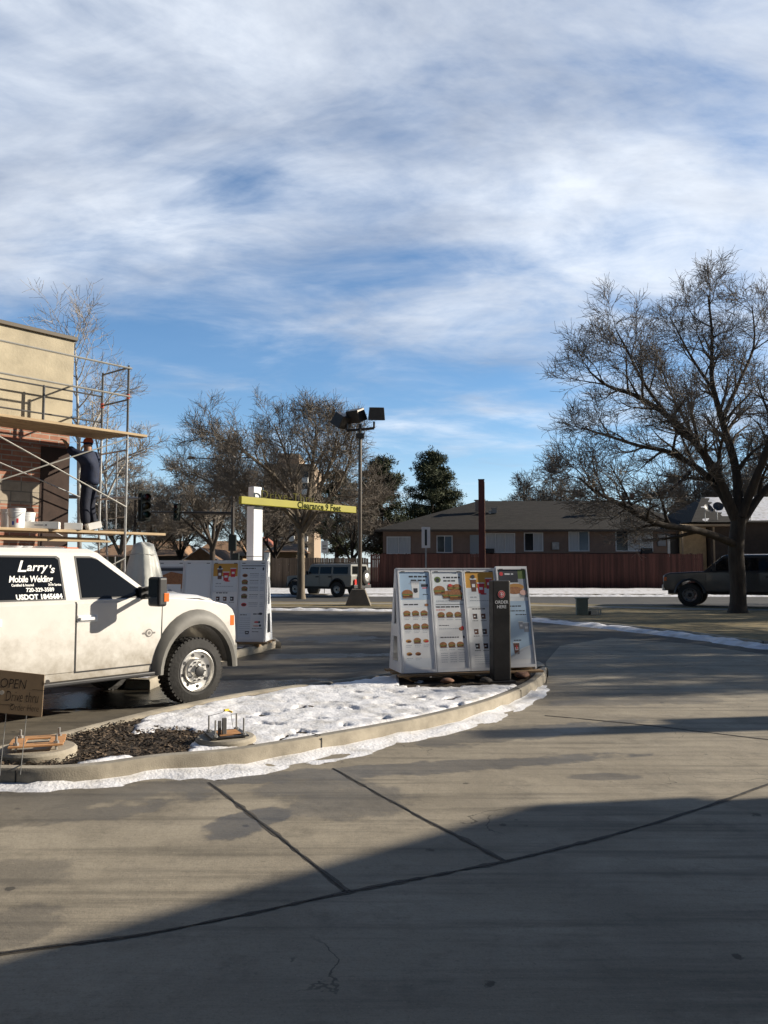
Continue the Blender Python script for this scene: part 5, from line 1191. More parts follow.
mb = MB(); xo = at(360, 500, D_).x - lpn.x; mb.tube([(xo, 0, hb_), (xo, 0, hz_(429))], [.10, .075], 12); mb.lathe([(.16, 0), (.16, .04)], 16, 0, Matrix.Translation((xo, 0, hb_))); mb.build('pole', mat('pole_paint', (.10, .085, .07), .35, .5), t, smooth=False)
mb = MB(); mb.box((xo, 0, hz_(436)), (.38, .3, .22)); mb.build('junction_box', bz, t, bevel=.02)
za = hz_(430); xw = lambda px: at(px, 430, D_).x - lpn.x
mb = MB(); mb.tube([(xw(347), -.1, za - .05), (xw(374), .1, za + .10)], .065, 8); mb.tube([(xo, 0, hz_(440)), (xo, 0, hz_(424))], .08, 8); mb.tube([(xw(347), -.1, za - .05), (xw(347), -.1, za + .3)], .05, 8); mb.tube([(xw(374), .1, za + .1), (xw(374), .1, za + .4)], .05, 8); mb.build('cross_arm', bz, t)
for (px, py, rz_, rx_, dx) in ((342, 421, R(50), R(32), 0), (356, 416, R(-35), R(22), 0), (376.5, 414, R(4), R(12), 0)):
    c = Vector((xw(px), 0, hz_(py))); mb = MB(); T = Matrix.Translation(c) @ Matrix.Rotation(rz_, 4, 'Z') @ Matrix.Rotation(rx_, 4, 'X') @ Matrix.Scale(1.25, 4)
    mb.add([(-.30, -.26, -.22), (.30, -.26, -.22), (.30, .26, -.22), (-.30, .26, -.22), (-.26, -.22, .24), (.26, -.22, .24), (.26, .22, .24), (-.26, .22, .24)], [(3, 2, 1, 0), (4, 5, 6, 7), (0, 1, 5, 4), (1, 2, 6, 5), (2, 3, 7, 6), (3, 0, 4, 7)], 0, T)
    fl = mb.build('floodlight', bz, t, bevel=.02); mb = MB(); mb.add([(-.24, -.2, -.224), (.24, -.2, -.224), (.24, .2, -.224), (-.24, .2, -.224)], [(3, 2, 1, 0)], 0, T); mb.build('lens', glass_h, fl)

# red square post between menu board and house
rp = at(482, 567, 25.0); t = thing('square_post', 'tall dark red square post standing behind the near menu board', 'post', (rp.x, rp.y, 0), R(-8))
mb = MB(); hh = at(482, 480, 25.0).z; mb.box((0, 0, hh / 2), (.185, .185, hh)); mb.build('post', mat('oxblood_paint', (.105, .024, .018), .55, var=.2, scale=2), t, bevel=.006)
mb = MB(); mb.box((.097, -.02, hh / 2 - .02), (.012, .14, hh - .1)); mb.build('lit_edge_strip', mat('pink_lit_edge', (.42, .22, .15), .6), t)  # bright strip painted in for the sunlit right edge
mb = MB(); mb.box((0, 0, hh + .01), (.20, .20, .02)); mb.build('cap', dark, t)

def post_sign(name, label, px, pyb, pyt, D, w, group=None, rects=(), zb_g=0, rz=0, backc=steel):
    g = at(px, 567, D); t = thing(name, label, 'sign', (g.x, g.y, zb_g), rz, group); zt_ = at(px, pyt, D).z - zb_g
    mb = MB(); mb.box((0, .03, zt_ / 2), (.05, .03, zt_)); mb.build('post', steel, t)
    zl = at(px, pyb, D).z - zb_g; mb = MB(); mb.box((0, 0, (zl + zt_) / 2), (w, .006, zt_ - zl)); pl = mb.build('sign_plate', plastic_w, t, bevel=.02)
    mb = MB()
    for (a0, b0, a1, b1, c) in rects: mb.add([(a0 * w, -.0045, zl + b0 * (zt_ - zl)), (a1 * w, -.0045, zl + b0 * (zt_ - zl)), (a1 * w, -.0045, zl + b1 * (zt_ - zl)), (a0 * w, -.0045, zl + b1 * (zt_ - zl))], [(0, 1, 2, 3)], c)
    if rects: mb.build('sign_marks', [dark, PAL[RD]], pl)
    return t
post_sign('traffic_sign', 'narrow white sign with one dark vertical bar behind the near menu board', 426, 548, 527, 27.0, .29, rects=((-.13, .12, .13, .88, 0),))
post_sign('traffic_sign', 'small white parking sign on a thin post behind the grey wagon', 324.5, 553, 541, 49.5, .42, rects=((-.3, .55, .3, .62, 0), (-.3, .3, .3, .38, 0)), zb_g=0)

def signal_head(parent, c, s, rz, n=3):
    mb = MB(); T = Matrix.Translation(c) @ Matrix.Rotation(rz, 4, 'Z')
    mb.box((0, 0, 0), (.34 * s, .2 * s, .36 * n * s), 0, M=T); mb.box((0, .11 * s, 0), (.52 * s, .012, (.36 * n + .16) * s), 0, M=T)
    for k in range(n): mb.tube([T @ Vector((0, -.1 * s, (k - (n - 1) / 2) * .36 * s)), T @ Vector((0, -.3 * s, (k - (n - 1) / 2) * .36 * s))], .14 * s, 12, cap=False)
    h = mb.build('signal_head', mat('signal_black', (.015, .02, .016), .5), parent, bevel=.01)
    for k, c_ in zip(range(n), ((.01, .05, .03), (.10, .06, .01), (.10, .01, .01))):
        l = MB(); l.lathe([(.13 * s, 0), (.10 * s, .03 * s), (.001, .045 * s)], 16, 0, T @ frame((0, -.102 * s, (k - (n - 1) / 2) * .36 * s), (1, 0, 0), (0, 0, 1))); l.build('lens', mat('unlit_lens_%d' % k, c_, .2), h)
# near signal on an arm from the left
sp0 = at(144, 567, 30.0); px0 = at(58, 567, 30.0)
t = thing('traffic_signal', 'black traffic signal hanging on a thin grey arm beside the scaffold', 'traffic signal', (px0.x, px0.y, 0))
za = at(144, 499, 30).z; mb = MB(); mb.tube([(0, 0, 0), (0, 0, za + .5)], [.13, .10], 12); mb.build('pole', steel, t)
mb = MB(); mb.tube([(0, 0, za + .1), (sp0.x - px0.x + .3, 0, za)], [.08, .05], 8); mb.build('mast_arm', steel, t)
signal_head(t, (sp0.x - px0.x, 0, at(144, 506, 30).z), .92, R(35)); 
# far mast with pedestrian lamps
mp_ = at(232, 567, 52.0); t = thing('traffic_signal', 'dark mast arm signal pole behind the white clearance post, with a street lamp on top', 'traffic signal', (mp_.x, mp_.y, 0))
za = at(232, 512, 52).z; zt2 = at(232, 458, 52).z
mb = MB(); mb.tube([(0, 0, 0), (0, 0, zt2)], [.16, .09], 12); mb.build('pole', bz, t)
x1 = at(177, 512, 52).x - mp_.x; x2 = at(150, 512, 52).x - mp_.x; mb = MB(); mb.tube([(0, 0, za - .1), (x2, 0, za)], [.11, .06], 8); mb.build('mast_arm', bz, t)
signal_head(t, (x1, -.1, za), .9, 0)
xl = at(194, 460, 52).x - mp_.x; mb = MB(); mb.tube([(0, 0, zt2 - .3), (xl * .5, 0, zt2 - .05), (xl, 0, zt2)], .04, 6); mb.build('lamp_arm', bz, t)
mb = MB(); mb.add([(xl - .45, -.12, zt2 - .08), (xl + .1, -.12, zt2 - .08), (xl + .1, .12, zt2 - .08), (xl - .45, .12, zt2 - .08), (xl - .3, -.08, zt2 + .12), (xl + .05, -.08, zt2 + .1), (xl + .05, .08, zt2 + .1), (xl - .3, .08, zt2 + .12)], [(3, 2, 1, 0), (4, 5, 6, 7), (0, 1, 5, 4), (1, 2, 6, 5), (2, 3, 7, 6), (3, 0, 4, 7)]); mb.build('lamp_head', bz, t, bevel=.03)
zq = at(232, 543, 52).z; mb = MB(); mb.box((.05, -.2, zq), (.5, .25, 1.05), 0); mb.box((.28, -.2, zq - .9), (.42, .25, .45), 0); mb.build('pedestrian_signal', mat('signal_black', (.015, .02, .016), .5), t, bevel=.03)
# thin utility pole on the left
q = at(134, 567, 60); t = thing('utility_pole', 'thin dark utility pole seen between scaffold and traffic signal', 'pole', (q.x, q.y, .5)); mb = MB(); zz = at(134, 500, 60).z; mb.tube([(0, 0, 0), (0, 0, zz)], [.12, .08], 8); mb.build('pole', bark_d, t); mb = MB(); mb.box((0, 0, zz - .4), (1.6, .09, .1)); mb.build('crossarm', bark_d, t)

# utility box on the lawn
ub = gr(582, 615); t = thing('utility_cabinet', 'grey green utility cabinet on the lawn near the street', 'utility box', (ub.x, ub.y, 0), R(-6))
gm = mat('grey_green_paint', (.16, .20, .165), .55, var=.12, scale=3)
mb = MB(); mb.box((0, 0, .29), (.40, .34, .58)); mb.build('cabinet', gm, t, bevel=.02); mb = MB(); mb.box((0, 0, .60), (.46, .40, .045)); mb.build('lid', gm, t, bevel=.01); mb = MB(); mb.box((0, -.172, .3), (.34, .006, .46)); mb.build('door', gm, t, bevel=.003)
ub2 = gr(595, 615); t = thing('crate', 'low pale slatted crate lying on the lawn right of the utility cabinet', 'crate', (ub2.x, ub2.y, 0), R(5))
mb = MB()
for k in range(5): mb.box((-.16 + k * .08, -.12, .11), (.055, .015, .2)); mb.box((-.16 + k * .08, .12, .11), (.055, .015, .2))
mb.box((0, -.105, .20), (.42, .015, .03)); mb.box((0, .105, .20), (.42, .015, .03)); mb.box((0, 0, .03), (.40, .22, .02)); mb.build('slats', mat('pale_crate', (.50, .48, .42), .8), t)
mb = MB(); mb.box((-.26, 0, .08), (.20, .22, .14)); mb.build('black_end', dark, t, bevel=.02)

# ------------------------------------------------------------------ trees
def sweep(mb, pts, rads, n):
    mb.tube(pts, rads, n, cap=False)
def grow(trunk_mb, twig_mb, rng_, p, d, L_, r_, lvl, maxl, P_):
    """one branch and its children"""
    nseg = 5 if lvl <= 1 else (4 if lvl == 2 else 3)
    pts = [p.copy()]; rr = [r_]; dd = d.copy(); q = p.copy()
    for i in range(nseg):
        w = P_['wander'] * (1 + .25 * lvl)
        dd = (dd + Vector((rng_.gauss(0, w), rng_.gauss(0, w), rng_.gauss(0, w) + P_['up'] * (1 if lvl > 0 else .2)))).normalized()
        q = q + dd * (L_ / nseg); pts.append(q.copy()); rr.append(max(P_['rmin'] * .7, r_ * (1 - .80 * (i + 1) / nseg)))
    mbx = trunk_mb if lvl <= 1 else twig_mb
    sweep(mbx, pts, rr, 7 if lvl <= 1 else (5 if lvl == 2 else 3))
    if lvl < maxl: sprout(trunk_mb, twig_mb, rng_, pts, rr, L_, lvl, maxl, P_)
def sprout(tm, wm, rng_, pts, rr, L_, lvl, maxl, P_, t0=.22):
    nch = P_['kids'][min(lvl, len(P_['kids']) - 1)]; k = len(pts) - 1; l1 = None
    if lvl == 0 and 'l1' in P_: nch = max(4, int(sum((b - a).length for a, b in zip(pts[:-1], pts[1:])) * P_['per_m'])); l1 = P_['l1']
    for c in range(nch):
        t_ = t0 + (1 - t0) * (c + rng_.random() * .9) / nch; t_ = min(.99, t_); i = min(int(t_ * k), k - 1); f = t_ * k - i
        p = pts[i].lerp(pts[i + 1], f); d = (pts[i + 1] - pts[i]).normalized(); rb = rr[i] * (1 - f) + rr[i + 1] * f
        ang = R(rng_.uniform(P_['ang'][0], P_['ang'][1])) * (.75 if c == nch - 1 else 1); ax = d.orthogonal().normalized(); ax.rotate(Matrix.Rotation(rng_.uniform(0, 2 * PI), 3, d)); nd_ = d.copy(); nd_.rotate(Matrix.Rotation(ang, 3, ax))
        if nd_.z < -.35: nd_.z *= .3; nd_.normalize()
        l = L_ * rng_.uniform(.46, .80) * (1.10 - .42 * t_) * P_.get('lk', 1.0); l = max(l, P_['lmin']) if not l1 else l1 * rng_.uniform(.55, 1.1) * (1.15 - .60 * t_)
        grow(tm, wm, rng_, p, nd_, l, max(P_['rmin'], min(rb * .62, rb * .9)), lvl + 1, maxl, P_)
def tree(name, label, base, limbs, P_, seed, maxl=4, mt=None, mw=None, group=None, cat='tree', trunk=None):
    """limbs: list of (points, r0, r1) in local space; trunk: same. Each limb sprouts branches"""
    rng_ = random.Random(seed); t = thing(name, label, cat, base, 0, group); tm = MB(); wm = MB()
    if trunk:
        pts = spline(trunk[0], 4); n = len(pts); rr = [trunk[1] + (trunk[2] - trunk[1]) * i / (n - 1) for i in range(n)]
        rr[0] *= 1.35; rr[1] *= 1.12; tm.tube(pts, rr, 12, cap=False)
        if P_.get('trunk_kids'): sprout(tm, wm, rng_, [Vector(p) for p in pts], rr, P_['trunk_len'], 0, maxl, dict(P_, kids=[P_['trunk_kids']] + P_['kids'][1:]), t0=P_.get('trunk_t0', .3))
    for (pl_, r0, r1) in limbs:
        pts = [Vector(p) for p in spline(pl_, 4)]; n = len(pts); rr = [r0 + (r1 - r0) * (i / (n - 1)) ** .8 for i in range(n)]
        tm.tube(pts, rr, 8, cap=False); L_ = sum((b - a).length for a, b in zip(pts[:-1], pts[1:]))
        sprout(tm, wm, rng_, pts, rr, L_ * P_.get('limb_k', .75), 0, maxl, P_, t0=.18)
    tm.build('trunk', mt or bark_d, t, smooth=True); wm.build('crown', mw or bark_l, t)
    return t
def L3(base, D0, pts):     # pixel (x, y, depth offset) -> local
    return [tuple(at(x, y, D0 + dz) - Vector(base)) for x, y, dz in pts]

# the large bare tree on the right
b0 = gr(738, 613); D0 = b0.y; PB = dict(wander=.11, up=.035, kids=[14, 8, 5, 3], ang=(25, 58), rmin=.0085, lmin=.42, limb_k=.46, l1=2.4, per_m=1.9)
limbs = [
    (L3(b0, D0, [(737, 545, 0), (700, 531, -1), (655, 523, -1.8), (618, 503, -2.4), (596, 492, -2.6), (580, 478, -2.8)]), .17, .03),
    (L3(b0, D0, [(737, 524, 0), (722, 495, .2), (700, 470, .5), (668, 452, .8), (640, 446, 1.0), (608, 436, 1.2), (582, 428, 1.2)]), .19, .03),
    (L3(b0, D0, [(737, 522, 0), (720, 480, -.3), (697, 445, -.8), (668, 416, -1.2), (636, 396, -1.5), (608, 386, -1.6), (590, 372, -1.7)]), .20, .03),
    (L3(b0, D0, [(668, 416, -1.2), (645, 385, -1.5), (628, 352, -1.7), (616, 330, -1.8)]), .08, .02),
    (L3(b0, D0, [(738, 518, 0), (736, 470, .4), (722, 420, .8), (712, 380, 1.0), (712, 335, 1.0), (708, 295, 1.0)]), .22, .03),
    (L3(b0, D0, [(722, 420, .8), (740, 380, 1.4), (754, 345, 1.8), (752, 305, 2)]), .10, .02),
    (L3(b0, D0, [(741, 516, 0), (756, 478, -.3), (772, 440, -.8), (790, 400, -1.2), (800, 350, -1.4), (806, 300, -1.5)]), .20, .03),
    (L3(b0, D0, [(742, 522, 0), (765, 490, .3), (800, 462, .8), (850, 440, 1.0), (900, 430, 1.2)]), .18, .03),
    (L3(b0, D0, [(713, 390, 1.0), (690, 355, 2.0), (672, 320, 2.5)]), .08, .02),
    (L3(b0, D0, [(690, 472, .3), (670, 490, -.5), (640, 500, -1.2), (610, 520, -1.8)]), .07, .02),
    (L3(b0, D0, [(715, 480, 0), (690, 430, 2), (672, 395, 3), (660, 365, 3.4)]), .10, .02)]
tree('bare_tree', 'large bare spreading tree with a thick dark trunk on the right lawn', b0, limbs, PB, 11, 4, trunk=(L3(b0, D0, [(738, 613.5, 0), (738, 585, 0), (736, 550, 0), (739, 518, 0)]), .30, .27))
# the bare tree behind the clearance sign
b1 = gr(300, 599); D1 = b1.y; PM = dict(wander=.11, up=.05, kids=[12, 7, 5, 3], ang=(22, 52), rmin=.010, lmin=.45, limb_k=.46, l1=2.5, per_m=2.5)
limbs = [
    (L3(b1, D1, [(301, 535, 0), (290, 512, .5), (270, 507, 1), (245, 495, 1.5), (218, 485, 1.8), (192, 474, 2)]), .17, .03),
    (L3(b1, D1, [(301, 535, 0), (296, 510, 0), (278, 480, -.6), (250, 456, -1), (226, 440, -1.2), (208, 432, -1.2)]), .16, .03),
    (L3(b1, D1, [(302, 532, 0), (308, 500, .4), (312, 470, .8), (314, 450, 1), (316, 430, 1), (315, 420, 1)]), .18, .03),
    (L3(b1, D1, [(303, 532, 0), (318, 510, -.5), (336, 490, -1), (348, 465, -1.3), (352, 440, -1.4)]), .15, .03),
    (L3(b1, D1, [(300, 520, 0), (292, 480, 1), (284, 450, 1.6), (274, 425, 1.8)]), .14, .03),
    (L3(b1, D1, [(303, 525, 0), (322, 485, -1.5), (333, 455, -2.4), (338, 432, -2.8)]), .13, .03),
    (L3(b1, D1, [(300, 528, 0), (275, 500, -1.5), (248, 490, -2.4), (228, 460, -2.8)]), .12, .03),
    (L3(b1, D1, [(318, 510, 0), (340, 506, .5), (362, 508, 1.0), (376, 500, 1.2)]), .09, .02)]
tree('bare_tree', 'bare street tree with pale twiggy crown behind the yellow clearance bar', b1, limbs, PM, 5, 4, trunk=(L3(b1, D1, [(301, 600, 0), (301, 570, 0), (301, 533, 0)]), .21, .18), mt=mat('grey_bark', (.17, .14, .105), .95, var=.35, scale=9, stretch=(1, 1, .25)))

# generic bare trees, built once and copied
def generic(name, label, base, H, W, seed, maxl=4, mt=None, mw=None, nl=6, fork=.28, group=None, kids=None, rmin=.013, cat='tree'):
    rg = random.Random(seed); limbs = []; zf = H * fork
    for i in range(nl):
        a = 2 * PI * i / nl + rg.uniform(-.3, .3); k = rg.uniform(.6, 1.0) if i else .12; hh = H * rg.uniform(.72, .95) if k < .8 else H * rg.uniform(.58, .8)
        if i == 0: hh = H * .95
        x, y = math.cos(a) * W / 2 * k * .8, math.sin(a) * W / 2 * k * .8
        limbs.append(([(0, 0, zf * rg.uniform(.85, 1.05)), (x * .35, y * .35, zf + (hh - zf) * .35), (x * .75, y * .75, zf + (hh - zf) * .7), (x, y, hh)], .02 * H * .75, .025))
    P_ = dict(wander=.12, up=.05, kids=kids or [8, 7, 5, 4], ang=(25, 60), rmin=rmin, lmin=.5, limb_k=.62)
    return tree(name, label, base, limbs, P_, seed, maxl, mt, mw, group, cat, trunk=([(0, 0, -.1), (.03, 0, zf * .5), (0, 0, zf)], .022 * H, .018 * H))
def gb(px, D): q = at(px, 567, D); return (q.x, q.y, max(0, gz(D)))
g1 = generic('bare_tree', 'broad bare brown tree left of the clearance sign, behind the traffic mast', gb(212, 58), 10.3, 10, 21, 4, mt=bark_d, group='bare trees beyond the street', rmin=.016)
def cp(src, px, D, s, rz, lb):
    c = copy_tree(src); c.location = gb(px, D); c.scale = (s, s, s); c.rotation_euler = (0, 0, rz); c['label'] = lb; return c
cp(g1, 250, 66, .80, 1.3, 'bare tree directly behind the white clearance post')
cp(g1, 180, 70, .80, 2.2, 'bare tree over the brown roofs at far left')
cp(g1, 352, 64, .70, 3.9, 'bare tree behind the parking lot light pole')
g2 = generic('bare_tree', 'low pale twiggy bare tree behind the middle of the long house roof', gb(550, 80), 11.0, 9.5, 33, 4, nl=8, mt=bark_l, mw=bark_l, group='bare trees beyond the street', rmin=.018)
cp(g2, 668, 86, .82, 2.1, 'bare tree behind the roof ridge left of the satellite dishes')
cp(g2, 700, 76, 1.05, 3.3, 'bare tree above the snowy roof, left of the big trunk')
cp(g2, 762, 72, 1.08, 4.4, 'bare tree behind the snowy roof at the right edge')
cp(g2, 508, 95, .62, 5.2, 'bare tree just right of the red square post')
cp(g1, 275, 74, .92, 4.1, 'bare tree between the street tree and the apartment tower')
cp(g1, 150, 62, .72, 2.9, 'bare tree right of the scaffold, below the traffic signal')
cp(g2, 120, 66, .80, .3, 'pale bare tree seen through the right end of the scaffold')
# birch-like tree behind the building
wb_ = at(78, 567, 27); b2 = (wb_.x, wb_.y, 0); D2 = 27
PW2 = dict(wander=.10, up=.05, kids=[8, 6, 5], ang=(28, 58), rmin=.007, lmin=.30, limb_k=.45, trunk_kids=18, trunk_len=3.0, trunk_t0=.35)
tree('birch_tree', 'slender white-barked bare tree rising behind the scaffolded building', b2, [
    (L3(b2, D2, [(79, 470, 0), (92, 430, 0), (108, 400, .3), (122, 385, .4)]), .06, .02), (L3(b2, D2, [(78, 440, 0), (62, 400, 0), (45, 370, 0), (40, 355, 0)]), .05, .02), (L3(b2, D2, [(80, 490, 0), (105, 470, .5), (130, 455, .5), (150, 448, .8)]), .05, .015)],
     PW2, 17, 3, bark_w, mat('birch_twig', (.36, .31, .25), .9, var=.25, scale=6), trunk=(L3(b2, D2, [(80, 600, 0), (79, 500, 0), (78, 420, 0), (76, 365, 0), (74, 335, 0)]), .085, .012))
q = at(108, 567, 29); b3 = (q.x, q.y, 0)
tree('birch_tree', 'smaller white-barked bare tree showing behind the scaffold end posts', b3, [(L3(b3, 29, [(106, 500, 0), (120, 470, 0), (134, 455, .5), (146, 440, .6)]), .05, .015), (L3(b3, 29, [(106, 480, 0), (96, 440, 0), (92, 400, 0)]), .05, .015)],
     dict(PW2, trunk_kids=10, trunk_len=2.0), 29, 3, bark_w, MATS['birch_twig'], trunk=(L3(b3, 29, [(108, 600, 0), (106, 500, 0), (107, 430, 0), (110, 385, 0)]), .045, .012))

# pines
needle = mat('pine_needles', (.062, .074, .034), .8, var=.4, scale=2, island=.45); needle2 = mat('pine_needles_sparse', (.075, .078, .034), .8, var=.3, scale=2, island=.45)
def pine(label, px, D, H, W, seed, m, dens=1.0, shape='round', group='dark conifers behind the long house'):
    rg = random.Random(seed); t = thing('pine_tree', label, 'tree', gb(px, D), 0, group); tm = MB(); cm = MB()
    tm.tube([(0, 0, -.2), (.1, 0, H * .4), (-.05, .05, H * .75), (0, 0, H * .97)], [.02 * H, .016 * H, .009 * H, .02], 8)
    nb = int(95 * dens)
    for i in range(nb):
        u = (i + rg.random()) / nb; z = H * (.22 + .76 * u)
        if shape == 'round': rad = W / 2 * (math.sin(PI * min(1, .10 + .90 * u ** .8)) ** .55) * rg.uniform(.55, 1.08)
        else: rad = W / 2 * (1 - u) ** .75 * rg.uniform(.7, 1.1) + .25
        a = rg.uniform(0, 2 * PI); tip = Vector((math.cos(a) * rad, math.sin(a) * rad, z + rg.uniform(.0, .16) * rad)); st = Vector((0, 0, z - .08 * rad))
        tm.tube([st, st.lerp(tip, .5) + Vector((0, 0, .05 * rad)), tip], [.05, .035, .012], 4, cap=False)
        ncl = int(5 + rad * 5.0)
        for k in range(ncl):
            f = rg.uniform(.30, 1.04); c = st.lerp(tip, f) + Vector((rg.gauss(0, .22), rg.gauss(0, .22), rg.gauss(.05, .14))) * (1 + rad * .12); cr = rg.uniform(.28, .52)
            for j in range(46):
                v = Vector((rg.gauss(0, 1), rg.gauss(0, 1), rg.gauss(0, .62))).normalized(); p_ = c + v * cr * rg.uniform(.25, 1); s_ = rg.uniform(.07, .15)
                dr_ = (v + Vector((rg.gauss(0, .5), rg.gauss(0, .5), rg.gauss(0.2, .4)))).normalized(); sd = dr_.orthogonal().normalized(); sd.rotate(Matrix.Rotation(rg.uniform(0, 3), 3, dr_))
                o_ = len(cm.v); cm.v += [tuple(p_ - sd * s_ * .35), tuple(p_ + sd * s_ * .35), tuple(p_ + dr_ * s_ * 1.9)]; cm.f.append((o_, o_ + 1, o_ + 2)); cm.m.append(0)
    tm.build('trunk', bark_d, t); cm.build('crown', m, t); return t
pine('large dark round-crowned pine rising above the left end of the long roof', 432, 84, 13.6, 7.6, 1, needle)
pine('dark pine half hidden by bare trees, left of the large round pine', 381, 72, 11.3, 5.6, 2, needle, .9)
pine('pine partly hidden behind the bare tree and the apartment tower', 336, 92, 12.6, 7, 8, needle, .7)
pine('small dark pointed conifer peeking over the roof right of the red post', 513, 96, 8.6, 3.6, 3, needle, .5, 'cone')
pine('small dark conifer hugging the red square post above the roof', 487, 96, 9.2, 3.8, 4, needle, .5, 'cone')
pine('dark conifer far right behind the snowy roof', 795, 84, 13.0, 8, 5, needle, .8)
pine('distant dark conifer over the brown roofs at far left', 163, 130, 9.5, 6, 6, needle, .5, 'cone')

# ------------------------------------------------------------------ fences
def fence(label, pts, h, m, group=None, z=None, seed=0, pw_=.14):
    rg = random.Random(seed); t = thing('wood_fence', label, 'fence', (pts[0][0], pts[0][1], 0), 0, group); pk_ = MB(); rl = MB(); o0 = Vector(pts[0])
    for a, b in zip(pts[:-1], pts[1:]):
        a, b = Vector(a), Vector(b); d = (b - a); L_ = d.length; d.normalize(); ang = math.atan2(d.y, d.x); n = int(L_ / pw_)
        for i in range(n):
            p = a + d * (i + .5) * pw_ - o0; hh = h + rg.uniform(-.03, .03); zz = (z if z is not None else gz(a.y + d.y * i * pw_)); pk_.box((p.x, p.y, zz + hh / 2), (pw_ - rg.uniform(.004, .02), .018, hh), rz=ang)
        zz = z if z is not None else gz(a.y)
        for q_ in (.35, h - .35): pa = a - o0; pb_ = b - o0; rl.bar((pa.x, pa.y + .04, zz + q_), (pb_.x, pb_.y + .04, zz + q_), .04, .09)
        k = int(L_ / 2.4)
        for i in range(k + 1):
            p = a + d * min(L_, i * 2.4) - o0; ps_ = MB(); ps_.box((p.x, p.y + .09, zz + h / 2 + .02), (.09, .09, h + .04)); ps_.build('post', m, t)
    pk_.build('pickets', m, t); rl.build('rail', m, t); return t
redf = mat('red_brown_fence_stain', (.080, .031, .025), .85, var=.4, scale=1.6, stretch=(4, 4, .25), island=.32)
gryf = mat('weathered_fence_wood', (.155, .115, .085), .9, var=.3, scale=1.6, stretch=(4, 4, .25), island=.28)
FY = 54.6
fx_ = lambda px: at(px, 567, FY).x
zfe = .31
hR = at(600, 554, FY).z - zfe; hL = at(320, 558, FY).z - zfe
fence('red-brown picket fence running in front of the long house', [(fx_(371), FY), (fx_(700), FY - .6)], hR, redf, z=zfe, seed=3)
fence('weathered grey-brown board fence behind the grey wagon', [(fx_(272), FY), (fx_(370.5), FY)], hL, gryf, z=zfe, seed=4, pw_=.16)
fence('dark picket fence piece behind the pickup at the right edge', [(fx_(735), FY - .5), (fx_(860), FY - .5)], hR, redf, z=zfe, seed=5)

# ------------------------------------------------------------------ the long house
HD = 58.0
def hx(px): return at(px, 567, HD).x
def hzz(py, D=HD): return at(500, py, D).z
wallm = mat('brown_stucco_wall', (.31, .215, .165), .9, var=.12, scale=2); wainm = mat('red_brown_siding', (.10, .045, .035), .85, var=.2, scale=3); roofm = mat('dark_shingles', (.021, .018, .015), .95, var=.55, scale=1.6, bump=.8, bscale=8, stretch=(1, 4, 4))
trim_w = mat('window_frame_white', (.82, .82, .80), .5); curtain = mat('pale_curtain', (.50, .52, .52), .8, var=.12, scale=3, stretch=(8, 1, .3)); drapm = mat('dim_interior', (.035, .035, .04), .6)
x0, x1 = hx(383), hx(692); ze = hzz(530); zw = .28
ht = thing('long_house', 'long single-storey brown apartment house with dark hipped roof behind the red fence', 'house', (x0, HD, zw))
Lh = x1 - x0
mb = MB(); mb.box((Lh / 2, 5, (ze - zw) / 2 + .9), (Lh, 10, ze - zw - 1.8)); mb.build('wall', wallm, ht)
zwa = hzz(553) - zw; mb = MB(); mb.box((Lh / 2, 5, zwa / 2), (Lh + .06, 10.06, zwa)); mb.build('wainscot', wainm, ht)
mb = MB(); mb.box((Lh / 2, 5, (ze - zw + zwa) / 2 + 0), (Lh - .02, 9.98, ze - zw - zwa)); mb.build('wall', wallm, ht)
# roof: ridge climbs from the left hip
zr_ = at(500, 501, HD + 5.0).z - zw; zel = ze - zw; e_ = .55
r0 = at(478, 505, HD + 5).x - x0; r1 = Lh - 3
mb = MB(); EV = [(-e_ - .1, -e_, zel), (Lh + e_, -e_, zel), (Lh + e_, 10 + e_, zel), (-e_ - .1, 10 + e_, zel), (r0, 5, zr_), (r1, 5, zr_)]
mb.add(EV, [(0, 1, 5, 4), (1, 2, 5), (2, 3, 4, 5), (3, 0, 4), (3, 2, 1, 0)]); rf = mb.build('roof', roofm, ht)
mb = MB(); mb.box((Lh / 2, -e_ - .02, zel - .06), (Lh + 1.2, .05, .16)); mb.build('fascia', mat('fascia_brown', (.09, .075, .06), .8), rf)
def vent(px, py, w, h, m, nm='roof_vent'):
    D_ = HD + 2.5; q = at(px, py, D_); mb = MB(); mb.box((q.x - x0, 2.5, q.z - zw), (w, w, h)); mb.box((q.x - x0, 2.5, q.z - zw + h / 2 + .03), (w * 1.4, w * 1.4, .05)); mb.build(nm, m, rf)
vent(494, 511, .35, .35, mat('vent_grey', (.3, .3, .3), .6)); vent(490, 513, .18, .25, steel); vent(624, 497, .3, .5, dark); vent(632, 497, .25, .45, mat('clay_pot', (.5, .18, .1), .8)); vent(478, 506, .4, .8, mat('chimney_brick', (.25, .2, .17), .9), 'chimney')
